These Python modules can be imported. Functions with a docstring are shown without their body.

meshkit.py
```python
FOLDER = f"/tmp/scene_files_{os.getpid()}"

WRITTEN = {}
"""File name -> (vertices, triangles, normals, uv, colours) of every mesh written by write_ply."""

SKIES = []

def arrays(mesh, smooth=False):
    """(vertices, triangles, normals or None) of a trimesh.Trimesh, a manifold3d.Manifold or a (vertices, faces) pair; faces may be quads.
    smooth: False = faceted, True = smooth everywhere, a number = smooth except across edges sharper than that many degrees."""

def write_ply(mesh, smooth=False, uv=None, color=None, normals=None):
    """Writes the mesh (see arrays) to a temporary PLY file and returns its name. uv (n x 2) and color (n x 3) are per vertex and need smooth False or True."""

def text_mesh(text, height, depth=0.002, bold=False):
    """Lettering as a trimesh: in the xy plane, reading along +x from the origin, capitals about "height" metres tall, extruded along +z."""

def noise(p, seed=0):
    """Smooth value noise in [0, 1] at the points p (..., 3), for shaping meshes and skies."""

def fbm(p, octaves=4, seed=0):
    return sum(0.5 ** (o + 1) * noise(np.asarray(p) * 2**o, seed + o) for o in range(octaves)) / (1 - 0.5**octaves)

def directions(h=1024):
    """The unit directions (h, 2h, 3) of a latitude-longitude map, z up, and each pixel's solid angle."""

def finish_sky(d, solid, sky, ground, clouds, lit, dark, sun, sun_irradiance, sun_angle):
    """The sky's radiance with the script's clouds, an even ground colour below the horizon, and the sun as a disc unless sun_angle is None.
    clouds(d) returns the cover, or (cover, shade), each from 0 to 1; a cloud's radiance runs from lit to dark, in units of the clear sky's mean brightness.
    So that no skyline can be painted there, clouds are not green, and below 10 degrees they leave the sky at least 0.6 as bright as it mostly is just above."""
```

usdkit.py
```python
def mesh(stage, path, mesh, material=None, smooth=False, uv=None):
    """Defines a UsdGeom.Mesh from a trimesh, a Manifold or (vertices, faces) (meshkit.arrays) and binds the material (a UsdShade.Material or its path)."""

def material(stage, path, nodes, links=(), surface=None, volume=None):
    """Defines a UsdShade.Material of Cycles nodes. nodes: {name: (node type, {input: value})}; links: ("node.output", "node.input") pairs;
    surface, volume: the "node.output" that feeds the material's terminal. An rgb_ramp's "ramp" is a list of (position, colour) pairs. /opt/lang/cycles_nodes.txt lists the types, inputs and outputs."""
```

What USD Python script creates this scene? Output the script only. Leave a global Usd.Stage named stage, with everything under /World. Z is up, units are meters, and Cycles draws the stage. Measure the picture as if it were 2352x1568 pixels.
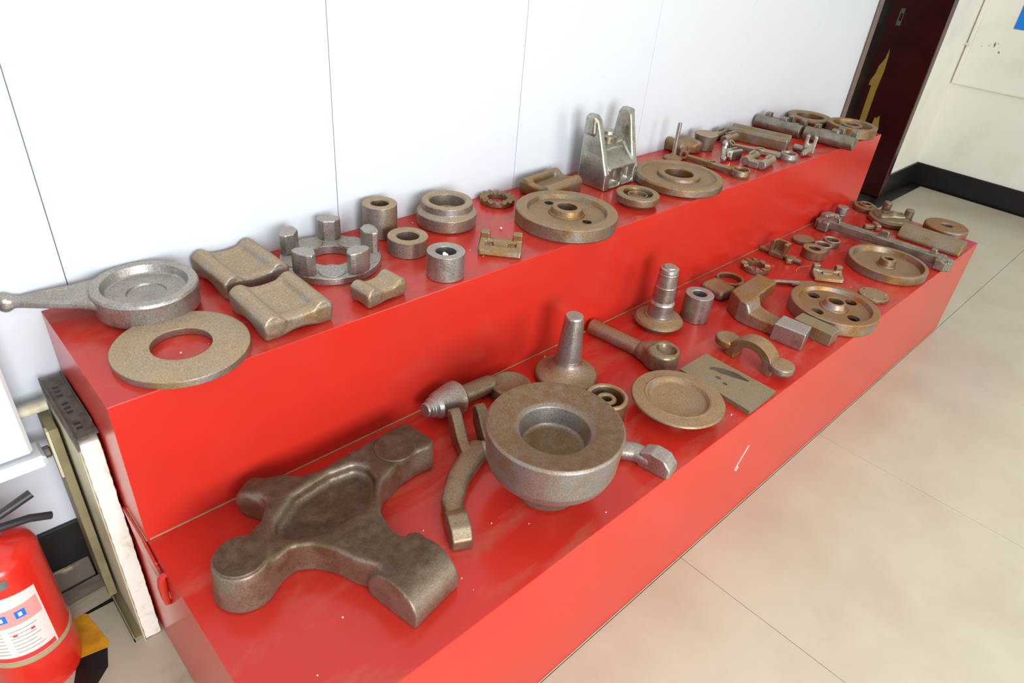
import math
import numpy as np
import trimesh
import manifold3d as m3
import usdkit
import meshkit
from pxr import Usd, UsdGeom, UsdLux, UsdShade, Gf, Sdf

# ---------------------------------------------------------------- stage, camera, light
stage = Usd.Stage.CreateInMemory()
UsdGeom.SetStageUpAxis(stage, UsdGeom.Tokens.z)
UsdGeom.SetStageMetersPerUnit(stage, 1.0)
UsdGeom.Xform.Define(stage, '/World')
EXPOSURE = 0.41
cam = UsdGeom.Camera.Define(stage, '/World/camera')
cam.CreateHorizontalApertureAttr(36.0)
cam.CreateVerticalApertureAttr(24.0)
cam.CreateFocalLengthAttr(24.077)
cam.CreateClippingRangeAttr(Gf.Vec2f(0.05, 60))
cam.CreateFStopAttr(5.6)
cam.CreateFocusDistanceAttr(1.95)
cam.CreateExposureAttr(EXPOSURE)
CR = np.array([[0.72565327, -0.68314287, 0.08211668], [-0.32417987, -0.44471686, -0.83494571], [0.60690588, 0.57926051, -0.5441714]])
CP = (-0.1545, -1.3525, 1.4191)
_m = np.eye(4)
_m[0, :3], _m[1, :3], _m[2, :3], _m[3, :3] = CR[0], -CR[1], -CR[2], CP
cam.AddTransformOp().Set(Gf.Matrix4d(*_m.ravel().tolist()))


def window_light(name, x, z, w, h, power, color):
    l = UsdLux.RectLight.Define(stage, '/World/' + name)
    l.CreateWidthAttr(w); l.CreateHeightAttr(h)
    l.CreateIntensityAttr(power); l.CreateColorAttr(Gf.Vec3f(*color))
    l.AddTranslateOp().Set(Gf.Vec3d(x, -4.12, z)); l.AddRotateXOp().Set(90.0)


window_light('daylight', -0.4, 1.45, 2.0, 1.7, 11.0, (0.95, 0.98, 1.0))
window_light('daylight_001', 2.9, 1.45, 1.2, 1.7, 5.0, (1.0, 0.98, 0.95))
dome = UsdLux.DomeLight.Define(stage, '/World/sky')
dome.CreateIntensityAttr(0.4); dome.CreateColorAttr(Gf.Vec3f(0.9, 0.95, 1.0))

# ---------------------------------------------------------------- helpers
used = {}


def fresh(parent, name):
    k = parent + '/' + name
    n = used.get(k, 0); used[k] = n + 1
    return k if n == 0 else '%s_%03d' % (k, n)


def tag(prim, **kw):
    for k, v in kw.items():
        if v is not None:
            prim.SetCustomDataByKey(k, v)


def thing(name, label, cat, loc=(0, 0, 0), rotz=0.0, group=None, kind=None):
    path = fresh('/World', name)
    x = UsdGeom.Xform.Define(stage, path)
    x.AddTranslateOp().Set(Gf.Vec3d(*map(float, loc)))
    if rotz: x.AddRotateZOp().Set(float(rotz))
    tag(x.GetPrim(), label=label, category=cat, group=group, kind=kind)
    return path


def part(parent, name, mesh, mat, smooth=35, label=None):
    path = fresh(parent, name)
    usdkit.mesh(stage, path, mesh, M[mat], smooth=smooth)
    if label: tag(stage.GetPrimAtPath(path), label=label)
    return path


def solo(name, label, cat, mesh, mat, loc=(0, 0, 0), rotz=0.0, group=None, kind=None, smooth=35):
    path = fresh('/World', name)
    g = usdkit.mesh(stage, path, mesh, M[mat], smooth=smooth)
    g.AddTranslateOp().Set(Gf.Vec3d(*map(float, loc)))
    if rotz: g.AddRotateZOp().Set(float(rotz))
    tag(g.GetPrim(), label=label, category=cat, group=group, kind=kind)
    return path


def cat_(*ms): return trimesh.util.concatenate(list(ms))


def bx(x0, x1, y0, y1, z0, z1, ch=0.0):
    """Box with chamfered edges."""
    if ch <= 0:
        b = trimesh.creation.box((x1 - x0, y1 - y0, z1 - z0)); b.apply_translation(((x0 + x1) / 2, (y0 + y1) / 2, (z0 + z1) / 2)); return b
    s = np.array([x1 - x0, y1 - y0, z1 - z0]) / 2; c = np.array([x0 + x1, y0 + y1, z0 + z1]) / 2
    P = []
    for sx in (-1, 1):
        for sy in (-1, 1):
            for sz in (-1, 1):
                for k in range(3):
                    q = s - ch; q[k] = s[k]
                    P.append(c + q * (sx, sy, sz))
    return trimesh.convex.convex_hull(np.array(P))


def rpoly(pts, r):
    """Round a polygon's corners; r is one radius or one per corner."""
    n = len(pts); out = []
    pts = [np.array(p[:2], float) for p in pts]
    for i in range(n):
        ri = r[i] if np.ndim(r) else r
        p, a, b = pts[i], pts[i - 1], pts[(i + 1) % n]
        u, v = a - p, b - p; lu, lv = np.linalg.norm(u), np.linalg.norm(v)
        u, v = u / lu, v / lv
        ang = math.acos(float(np.clip(u @ v, -1, 1)))
        if ri <= 0 or ang > 3.05: out.append(p); continue
        d = min(ri / math.tan(ang / 2), lu * 0.48, lv * 0.48); rr = d * math.tan(ang / 2)
        c = p + (u + v) / np.linalg.norm(u + v) * (rr / math.sin(ang / 2))
        s, e = p + u * d - c, p + v * d - c
        a0 = math.atan2(s[1], s[0]); da = (math.atan2(e[1], e[0]) - a0 + math.pi) % (2 * math.pi) - math.pi
        k = max(2, int(abs(da) / 0.4) + 1)
        for t in np.linspace(0, 1, k + 1):
            out.append(c + rr * np.array([math.cos(a0 + da * t), math.sin(a0 + da * t)]))
    return out


def lathe(prof, r=0.0015, seg=96):
    """Solid of revolution of a closed (radius, z) polygon."""
    pts = np.array(rpoly(prof, [0 if p[0] < 1e-6 else (p[2] if len(p) > 2 else r) for p in prof]))
    a = 0.5 * np.sum(pts[:, 0] * np.roll(pts[:, 1], -1) - np.roll(pts[:, 0], -1) * pts[:, 1])
    if a < 0: pts = pts[::-1]
    return m3.CrossSection([pts.tolist()]).revolve(seg)


def cylm(x, y, r, z0, z1, seg=40): return m3.Manifold.cylinder(z1 - z0, r, r, seg).translate((x, y, z0))


def tm(mf):
    if isinstance(mf, trimesh.Trimesh): return mf.copy()
    m = mf.to_mesh(); return trimesh.Trimesh(np.array(m.vert_properties[:, :3]), np.array(m.tri_verts), process=False)


def extr(pts, z0, z1, ch=0.0):
    """Extruded polygon, optionally with chamfered top and bottom edges."""
    pts = np.array(pts, float)
    if 0.5 * np.sum(pts[:, 0] * np.roll(pts[:, 1], -1) - np.roll(pts[:, 0], -1) * pts[:, 1]) < 0: pts = pts[::-1]
    cs = m3.CrossSection([pts.tolist()])
    if ch <= 0: return cs.extrude(z1 - z0).translate((0, 0, z0))
    mid = cs.extrude(z1 - z0 - 2 * ch).translate((0, 0, z0 + ch))
    out = mid
    for f in (0.35, 0.75):
        c2 = cs.offset(-ch * f, m3.JoinType.Round)
        hz = ch * math.sqrt(1 - f * f) * 1.0
        out = out + c2.extrude(z1 - z0 - 2 * ch + 2 * hz).translate((0, 0, z0 + ch - hz))
    return out


# ---- signed distances on (n, 3) arrays, meshed by surface nets: for the smooth cast and forged bodies
def V3(*a): return np.array(a, float)


def s_box(P, c, s, r=0.003):
    q = np.abs(P - np.array(c)) - np.array(s) / 2 + r
    return np.linalg.norm(np.maximum(q, 0), axis=1) + np.minimum(q.max(1), 0) - r


def s_cyl(P, a, b, ra, r=0.002, rb=None):
    """Capped, edge-rounded cylinder (or cone with rb) between two points."""
    a, b = np.array(a, float), np.array(b, float); L = np.linalg.norm(b - a); u = (b - a) / L
    t = (P - a) @ u; rho = np.linalg.norm(P - a - t[:, None] * u, axis=1)
    rad = ra if rb is None else ra + (rb - ra) * np.clip(t / L, 0, 1)
    q = np.stack([rho - rad + r, np.abs(t - L / 2) - L / 2 + r], 1)
    return np.linalg.norm(np.maximum(q, 0), axis=1) + np.minimum(q.max(1), 0) - r


def s_cap(P, a, b, ra, rb=None):
    a, b = np.array(a, float), np.array(b, float); d = b - a
    t = np.clip((P - a) @ d / (d @ d), 0, 1)
    return np.linalg.norm(P - a - t[:, None] * d, axis=1) - (ra if rb is None else ra + (rb - ra) * t)


def s_ell(P, c, s):
    q = (P - np.array(c)) / np.array(s); k = np.linalg.norm(q, axis=1)
    return (k - 1) * min(s)


def s_poly2(p, pts):
    pts = np.array(pts, float); d = np.full(len(p), 1e9); s = np.ones(len(p))
    for i in range(len(pts)):
        a, b = pts[i], pts[i - 1]
        e, w = b - a, p - a
        h = w - np.clip(w @ e / (e @ e), 0, 1)[:, None] * e
        d = np.minimum(d, (h * h).sum(1))
        c1, c2, c3 = p[:, 1] >= a[1], p[:, 1] < b[1], e[0] * w[:, 1] > e[1] * w[:, 0]
        s = np.where((c1 & c2 & c3) | (~c1 & ~c2 & ~c3), -s, s)
    return s * np.sqrt(d)


def s_ext(P, pts, z0, z1, r=0.003, ax=(0, 1, 2)):
    """Polygon in the plane of ax[0], ax[1], extruded along ax[2], rounded edges."""
    d2 = s_poly2(P[:, [ax[0], ax[1]]], pts)
    q = np.stack([d2 + r, np.abs(P[:, ax[2]] - (z0 + z1) / 2) - (z1 - z0) / 2 + r], 1)
    return np.linalg.norm(np.maximum(q, 0), axis=1) + np.minimum(q.max(1), 0) - r


def U(k, *ds):
    """Smooth union."""
    a = ds[0]
    for b in ds[1:]:
        if k <= 0: a = np.minimum(a, b); continue
        h = np.maximum(k - np.abs(a - b), 0) / k
        a = np.minimum(a, b) - h * h * k / 4
    return a


def S(k, a, *ds):
    """Smooth subtraction."""
    for b in ds: a = -U(k, -a, b)
    return a


def net(fn, lo, hi, h):
    """Surface-nets mesh of fn < 0."""
    lo, hi = np.array(lo, float) - 2 * h, np.array(hi, float) + 2 * h
    n = np.ceil((hi - lo) / h).astype(int) + 1
    if abs(lo[2] + 2 * h) < 1e-9:   # rests on its base plane
        f_in = fn; fn = lambda P: np.maximum(f_in(P), 0.0004 - P[:, 2])
    g = np.stack(np.meshgrid(*[lo[k] + h * np.arange(n[k]) for k in range(3)], indexing='ij'), -1)
    D = fn(g.reshape(-1, 3)).reshape(n); ins = D < 0
    cn = n - 1
    acc = np.zeros((*cn, 3)); cnt = np.zeros(cn)
    quads = []
    ids = np.arange(cn.prod()).reshape(cn)
    for k in range(3):
        i, j = (k + 1) % 3, (k + 2) % 3
        sl0, sl1 = [slice(None)] * 3, [slice(None)] * 3
        sl0[k], sl1[k] = slice(0, -1), slice(1, None)
        d0, d1 = D[tuple(sl0)], D[tuple(sl1)]
        m = (d0 < 0) != (d1 < 0)
        at = np.argwhere(m)
        keep = (at[:, i] > 0) & (at[:, j] > 0) & (at[:, i] < cn[i]) & (at[:, j] < cn[j]); at = at[keep]
        a0, a1 = d0[tuple(at.T)], d1[tuple(at.T)]
        pos = lo + at * h; pos = pos.astype(float); pos[:, k] += h * a0 / (a0 - a1)
        cells = []
        for di, dj in ((-1, -1), (0, -1), (0, 0), (-1, 0)):
            c = at.copy(); c[:, i] += di; c[:, j] += dj
            np.add.at(acc, tuple(c.T), pos); np.add.at(cnt, tuple(c.T), 1)
            cells.append(ids[tuple(c.T)])
        q = np.stack(cells, 1); flip = a0 > 0
        q[flip] = q[flip][:, ::-1]
        quads.append(q)
    q = np.vstack(quads)
    uq, inv = np.unique(q, return_inverse=True); q = inv.reshape(q.shape)
    v = (acc.reshape(-1, 3)[uq]) / cnt.ravel()[uq][:, None]
    for _ in range(2):
        e = h * 0.2; f0 = fn(v)
        gr = np.stack([(fn(v + e * np.eye(3)[k]) - f0) / e for k in range(3)], 1)
        st = gr * (f0 / np.maximum((gr * gr).sum(1), 0.05))[:, None]
        ln = np.linalg.norm(st, axis=1, keepdims=True)
        v = v - st * np.minimum(1, 0.5 * h / np.maximum(ln, 1e-12))
    f = np.vstack([q[:, [0, 1, 2]], q[:, [0, 2, 3]]])
    return trimesh.Trimesh(v, f, process=False)


def tube(pts, r, seg=12):
    """Round tube through points, closed ends."""
    pts = np.array(pts, float); n = len(pts)
    T = np.gradient(pts, axis=0); T /= np.linalg.norm(T, axis=1, keepdims=True)
    nrm = np.cross(T[0], (0.31, 0.2, 0.93)); nrm /= np.linalg.norm(nrm)
    rs = np.broadcast_to(r, n); V, F = [], []
    for i in range(n):
        nrm = nrm - (nrm @ T[i]) * T[i]; nrm /= np.linalg.norm(nrm); b = np.cross(T[i], nrm)
        for k in range(seg):
            a = 2 * math.pi * k / seg; V.append(pts[i] + rs[i] * (nrm * math.cos(a) + b * math.sin(a)))
    for i in range(n - 1):
        for k in range(seg):
            a, b2 = i * seg + k, i * seg + (k + 1) % seg
            F += [[a, b2, b2 + seg], [a, b2 + seg, a + seg]]
    V += [pts[0], pts[-1]]
    for k in range(seg):
        F += [[n * seg, (k + 1) % seg, k], [n * seg + 1, (n - 1) * seg + k, (n - 1) * seg + (k + 1) % seg]]
    return trimesh.Trimesh(np.array(V), np.array(F), process=False)


# ---------------------------------------------------------------- materials
M = {}


def srgb(r, g, b):
    c = np.array([r, g, b]) / 255.0
    return tuple(np.where(c < 0.04045, c / 12.92, ((c + 0.055) / 1.055) ** 2.4))


def mat(name, nodes, links, surface='p.BSDF'):
    M[name] = usdkit.material(stage, '/World/Looks/' + name, nodes, links, surface=surface)


def steel(name, gray, rust, dust, rust_amt=0.5, dust_amt=0.8, metal=0.75, rough=0.42, grain=0.25, sharp=0.12):
    """Raw forged steel: grey scale with rust patches, dust settled on faces that look up, sand grain."""
    lo = 0.5 + (0.5 - rust_amt) * 0.5
    mat(name, {
        'g': ('geometry', {}),
        'n1': ('noise_texture', {'scale': 16.0, 'detail': 5.0, 'roughness': 0.6}),
        'r1': ('map_range', {'from_min': lo - sharp, 'from_max': lo + sharp}),
        'n2': ('noise_texture', {'scale': 380.0, 'detail': 3.0}),
        'n3': ('noise_texture', {'scale': 55.0, 'detail': 4.0}),
        'a': ('mix_color', {'a': gray, 'b': rust}),
        's': ('separate_xyz', {}),
        'up': ('map_range', {'from_min': 0.45, 'from_max': 0.97, 'to_min': 0.0, 'to_max': dust_amt}),
        'dn': ('map_range', {'from_min': 0.25, 'from_max': 0.6, 'to_min': 0.72, 'to_max': 1.0}),
        'd': ('math', {'math_type': 'multiply', 'use_clamp': True}),
        'b': ('mix_color', {'b': dust}),
        'sp': ('map_range', {'from_min': 0.3, 'from_max': 0.7, 'to_min': 0.70, 'to_max': 1.28}),
        'c': ('mix_color', {'blend_type': 'multiply', 'fac': 1.0}),
        'sv': ('combine_xyz', {}),
        'me': ('math', {'math_type': 'multiply_add', 'value2': -0.85 * metal, 'value3': metal, 'use_clamp': True}),
        'ro': ('math', {'math_type': 'multiply_add', 'value2': 0.3, 'value3': rough, 'use_clamp': True}),
        'h': ('math', {'math_type': 'multiply_add', 'value2': 0.6}),
        'bu': ('bump', {'strength': grain, 'distance': 0.0026}),
        'p': ('principled_bsdf', {'specular_ior_level': 0.4}),
    }, [('g.position', 'n1.vector'), ('g.position', 'n2.vector'), ('g.position', 'n3.vector'), ('n1.fac', 'r1.value'), ('r1.result', 'a.fac'),
        ('g.normal', 's.vector'), ('s.z', 'up.value'), ('n3.fac', 'dn.value'), ('up.result', 'd.value1'), ('dn.result', 'd.value2'),
        ('a.result', 'b.a'), ('d.value', 'b.fac'), ('n2.fac', 'sp.value'), ('b.result', 'c.a'), ('sp.result', 'sv.x'), ('sp.result', 'sv.y'), ('sp.result', 'sv.z'), ('sv.vector', 'c.b'),
        ('c.result', 'p.base_color'), ('d.value', 'me.value1'), ('me.value', 'p.metallic'), ('d.value', 'ro.value1'), ('ro.value', 'p.roughness'),
        ('n2.fac', 'h.value1'), ('n3.fac', 'h.value3'), ('h.value', 'bu.height'), ('bu.normal', 'p.normal')])


GR = srgb(150, 144, 140)
steel('steel_dusty', GR, srgb(150, 130, 98), srgb(178, 153, 121), 0.45, 0.85)
steel('steel_gray', srgb(168, 164, 160), srgb(140, 122, 102), srgb(168, 156, 142), 0.25, 0.55, metal=0.85, rough=0.36)
steel('steel_bright', srgb(178, 178, 168), srgb(128, 112, 88), srgb(160, 154, 136), 0.3, 0.35, metal=0.9, rough=0.3, grain=0.12)
steel('steel_rust', srgb(142, 132, 122), srgb(138, 106, 66), srgb(158, 130, 96), 0.55, 0.85)
steel('steel_orange', srgb(150, 146, 142), srgb(156, 108, 54), srgb(148, 110, 68), 0.5, 0.8)
steel('steel_dark', srgb(136, 122, 108), srgb(108, 86, 62), srgb(72, 52, 34), 0.4, 0.92, metal=0.6, rough=0.36, grain=0.08)
steel('steel_brown', srgb(140, 128, 112), srgb(118, 98, 70), srgb(146, 124, 94), 0.45, 0.6, metal=0.7, rough=0.36, grain=0.12)
steel('steel_olive', srgb(138, 130, 116), srgb(134, 110, 66), srgb(150, 134, 104), 0.45, 0.75, metal=0.6, rough=0.45, grain=0.12)


def plain(name, col, rough=0.5, metal=0.0, spec=0.5, var=0.0, vscale=6.0, col2=None, bump=0.0, bscale=80.0, lo=0.45, hi=0.7, detail=4.0, stretch=(1, 1, 1), coat=0.0):
    col2 = col2 or tuple(c * (1 - var) for c in col)
    mat(name, {
        'g': ('geometry', {}), 'mp': ('mapping', {'scale': stretch}),
        'n': ('noise_texture', {'scale': vscale, 'detail': detail, 'roughness': 0.6}),
        'r': ('map_range', {'from_min': lo, 'from_max': hi}),
        'c': ('mix_color', {'a': col, 'b': col2}),
        'n2': ('noise_texture', {'scale': bscale, 'detail': 2.0}),
        'bu': ('bump', {'strength': bump, 'distance': 0.001}),
        'p': ('principled_bsdf', {'roughness': rough, 'metallic': metal, 'specular_ior_level': spec, 'coat_weight': coat}),
    }, [('g.position', 'mp.vector'), ('mp.vector', 'n.vector'), ('n.fac', 'r.value'), ('r.result', 'c.fac'), ('c.result', 'p.base_color'), ('g.position', 'n2.vector'), ('n2.fac', 'bu.height')] + ([('bu.normal', 'p.normal')] if bump else []))


# red laminate: gloss paint film, pale dust smears lying on the faces that look up
mat('red_panel', {
    'g': ('geometry', {}), 'mp': ('mapping', {'scale': (0.55, 1.6, 1.0)}),
    'n': ('noise_texture', {'scale': 7.0, 'detail': 5.0, 'roughness': 0.62, 'distortion': 0.6}), 'r': ('map_range', {'from_min': 0.50, 'from_max': 0.72, 'to_max': 0.55}),
    's': ('separate_xyz', {}), 'm': ('math', {'math_type': 'multiply', 'use_clamp': True}),
    'n2': ('noise_texture', {'scale': 3.0, 'detail': 3.0}), 'r2': ('map_range', {'from_min': 0.35, 'from_max': 0.7}),
    'a': ('mix_color', {'a': (0.57, 0.026, 0.015), 'b': (0.51, 0.028, 0.018)}),
    'c': ('mix_color', {'b': (0.46, 0.155, 0.10)}),
    'ro': ('math', {'math_type': 'multiply_add', 'value2': 0.35, 'value3': 0.22}),
    'p': ('principled_bsdf', {'specular_ior_level': 0.4}),
}, [('g.position', 'mp.vector'), ('mp.vector', 'n.vector'), ('n.fac', 'r.value'), ('g.normal', 's.vector'), ('r.result', 'm.value1'), ('s.z', 'm.value2'), ('g.position', 'n2.vector'), ('n2.fac', 'r2.value'), ('r2.result', 'a.fac'),
    ('a.result', 'c.a'), ('m.value', 'c.fac'), ('c.result', 'p.base_color'), ('m.value', 'ro.value1'), ('ro.value', 'p.roughness')])
steel('steel_hub', srgb(150, 144, 140), srgb(150, 116, 70), srgb(114, 84, 52), 0.3, 0.95)
steel('steel_mill', srgb(146, 143, 132), srgb(116, 100, 76), srgb(146, 138, 120), 0.4, 0.5, metal=0.75, rough=0.38)
plain('raw_edge', srgb(170, 130, 100), 0.8, var=0.25, vscale=60.0)
plain('wall_vinyl', (0.665, 0.71, 0.775), 0.38, var=0.02, vscale=2.0)
plain('wall_paint', srgb(243, 241, 230), 0.7, col2=srgb(226, 224, 208), vscale=3.5, lo=0.5, hi=0.8, bump=0.15, bscale=60.0)
plain('seam_backing', srgb(212, 207, 202), 0.8, var=0.2)
plain('ceiling_white', (0.8, 0.8, 0.79), 0.9, var=0.03)
plain('tile_cream', srgb(203, 197, 176), 0.22, col2=srgb(193, 185, 162), vscale=4.0, lo=0.4, hi=0.7)
plain('tile_dirty', srgb(186, 176, 156), 0.4, col2=srgb(150, 140, 122), vscale=9.0, lo=0.5, hi=0.75)
plain('grout', srgb(60, 56, 50), 0.9, var=0.2)
plain('black_paint', srgb(13, 13, 13), 0.45, col2=srgb(24, 23, 22), vscale=20.0)
plain('maroon_paint', srgb(62, 18, 14), 0.28, col2=srgb(44, 14, 12), vscale=4.0, bump=0.1, bscale=12.0)
plain('jamb_brown', srgb(112, 92, 84), 0.5, var=0.2)
plain('dark_leaf', srgb(26, 20, 18), 0.4, var=0.3)
plain('bare_veneer', srgb(168, 136, 56), 0.7, var=0.15, vscale=20.0)
plain('zinc', srgb(150, 160, 160), 0.35, metal=0.8, var=0.3, vscale=40.0)
plain('blue_paper', srgb(8, 132, 228), 0.5, var=0.03)
plain('white_enamel', (0.80, 0.82, 0.85), 0.3, var=0.04, vscale=10.0)
plain('pipe_cream', srgb(214, 206, 184), 0.5, col2=srgb(180, 168, 140), vscale=30.0)
plain('board_cream', srgb(206, 200, 170), 0.5, col2=srgb(180, 172, 136), vscale=6.0)
plain('foam_white', srgb(236, 234, 224), 0.9, col2=srgb(205, 196, 170), vscale=30.0, lo=0.55, hi=0.75, bump=0.6, bscale=180.0)
plain('board_olive', srgb(140, 128, 96), 0.55, col2=srgb(112, 100, 70), vscale=12.0)
plain('channel_dirty', srgb(104, 98, 86), 0.5, metal=0.3, col2=srgb(64, 56, 46), vscale=40.0)
plain('wood_gray', srgb(130, 120, 106), 0.8, col2=srgb(92, 80, 66), vscale=30.0, stretch=(0.2, 1, 1), bump=0.2)
plain('wood_dark', srgb(96, 84, 72), 0.8, col2=srgb(170, 162, 130), vscale=16.0, lo=0.58, hi=0.66, stretch=(0.5, 1.5, 1))
plain('ext_red', (0.70, 0.025, 0.014), 0.26, var=0.1, vscale=3.0, coat=0.3)
plain('rubber_black', srgb(42, 42, 44), 0.4, var=0.2)
plain('label_paper', srgb(232, 226, 220), 0.45, var=0.05, vscale=30.0)
plain('label_pink', srgb(238, 160, 156), 0.45, var=0.06, vscale=30.0)
plain('label_red', srgb(222, 60, 60), 0.45, var=0.1, vscale=60.0)
plain('label_blue', srgb(20, 120, 220), 0.45, var=0.05)
plain('label_gray', srgb(188, 186, 184), 0.5, var=0.2, vscale=300.0)
plain('band_cream', srgb(176, 164, 124), 0.5, var=0.1)
plain('tape_yellow', srgb(228, 162, 26), 0.5, col2=srgb(190, 130, 24), vscale=20.0)
plain('chip_white', srgb(232, 226, 212), 0.8, var=0.15, vscale=200.0)

# ---------------------------------------------------------------- the room
HL, HU = 0.4048, 0.7063          # heights of the two shelves of the display bench
LB, D1, DB = 3.004, 0.3584, 0.862   # its length, depth of the upper step, full depth
X0, X1, YF, ZC = -2.6, 5.053, -4.2, 3.0

fl = thing('floor', 'cream polished floor tiles', 'floor', kind='structure')
part(fl, 'screed', bx(X0, X1, YF, 0.3, -0.08, -0.012), 'grout', smooth=False)
xs = [1.0778 + 0.8 * k for k in range(-5, 6)]; ys = [0.0, -0.088, -0.8635, -1.6635, -2.4635, -3.2635, -4.2]
ex = [X0] + [x for x in xs if X0 < x < X1 - 0.06] + [X1 - 0.045]
G = 0.0009
for i in range(len(ex) - 1):
    for j in range(1, len(ys) - 1):
        dirty = ex[i + 1] < 0.4 and j == 1
        part(fl, 'tile', bx(ex[i] + G, ex[i + 1] - G, ys[j + 1] + G, ys[j] - G, -0.012, 0.0, 0.0006), 'tile_dirty' if dirty else 'tile_cream', smooth=False)
part(fl, 'black_border', bx(X0, X1, -0.088 + G, 0.0, -0.012, 0.0003), 'black_paint', smooth=False, label='black painted border strip along the wall')
part(fl, 'black_border', bx(X1 - 0.045 + G, X1, YF, -0.088, -0.012, 0.0003), 'black_paint', smooth=False, label='black painted border strip along the end wall')

wb = thing('wall_back', 'white vinyl wall panels behind the bench', 'wall', kind='structure')
DX0, DX1 = 3.50, 4.51
part(wb, 'wall_core', cat_(bx(X0, 3.452, 0.012, 0.34, 0, ZC), bx(DX1, X1 + 0.1, 0.004, 0.34, 0, ZC), bx(3.452, DX1, 0.012, 0.34, 2.15, ZC)), 'seam_backing', smooth=False)
s0, pp = 0.0538, 0.5747
for k in range(-5, 6):
    a, b = max(X0, s0 + k * pp), min(3.452, s0 + (k + 1) * pp)
    if b - a > 0.02: part(wb, 'panel', bx(a + 0.0008, b - 0.0008, 0.0, 0.012, 0.0, ZC, 0.0008), 'wall_vinyl', smooth=False)
part(wb, 'painted_return', bx(DX1 - 0.002, X1, 0.0, 0.01, 0, ZC), 'wall_paint', smooth=False, label='cream painted wall strip right of the doorway')
solo('wall_right', 'cream painted end wall with scuff marks', 'wall', bx(X1, X1 + 0.1, YF - 0.1, 0.3, 0, ZC), 'wall_paint', kind='structure', smooth=False)
solo('wall_left', 'white wall at the left end of the room', 'wall', bx(X0 - 0.1, X0, YF - 0.1, 0.3, 0, ZC), 'wall_vinyl', kind='structure', smooth=False)
solo('wall_front', 'white window wall behind the viewer', 'wall', bx(X0, X1, YF - 0.1, YF, 0, ZC), 'wall_paint', kind='structure', smooth=False)
solo('ceiling', 'plain white ceiling', 'ceiling', bx(X0 - 0.1, X1 + 0.1, YF - 0.1, 0.34, ZC, ZC + 0.1), 'ceiling_white', kind='structure', smooth=False)
for k, cx in enumerate((-0.4, 2.9)):
    w = thing('window_%d' % (k + 1), 'white framed window in the wall behind the viewer', 'window', kind='structure')
    hw = (1.0, 0.6)[k]
    for (a, b, c, d) in ((cx - hw - 0.08, cx - hw, 0.52, 2.38), (cx + hw, cx + hw + 0.08, 0.52, 2.38), (cx - hw, cx + hw, 0.52, 0.6), (cx - hw, cx + hw, 2.3, 2.38)):
        part(w, 'window_frame', bx(a, b, YF, -4.08, c, d, 0.004), 'white_enamel', smooth=False)
solo('baseboard_left', 'black painted baseboard below the white panels', 'baseboard', bx(X0, 3.452, -0.010, 0.0, 0.0003, 0.2, 0.002), 'black_paint', kind='structure', smooth=False)
solo('baseboard_back', 'short black baseboard between doorway and corner', 'baseboard', bx(DX1 + 0.03, X1 - 0.012, -0.012, 0.0, 0.0003, 0.137, 0.002), 'black_paint', kind='structure', smooth=False)
solo('baseboard_right', 'black painted baseboard along the cream end wall', 'baseboard', bx(X1 - 0.012, X1, YF, 0.0, 0.0003, 0.137, 0.002), 'black_paint', kind='structure', smooth=False)
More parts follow.
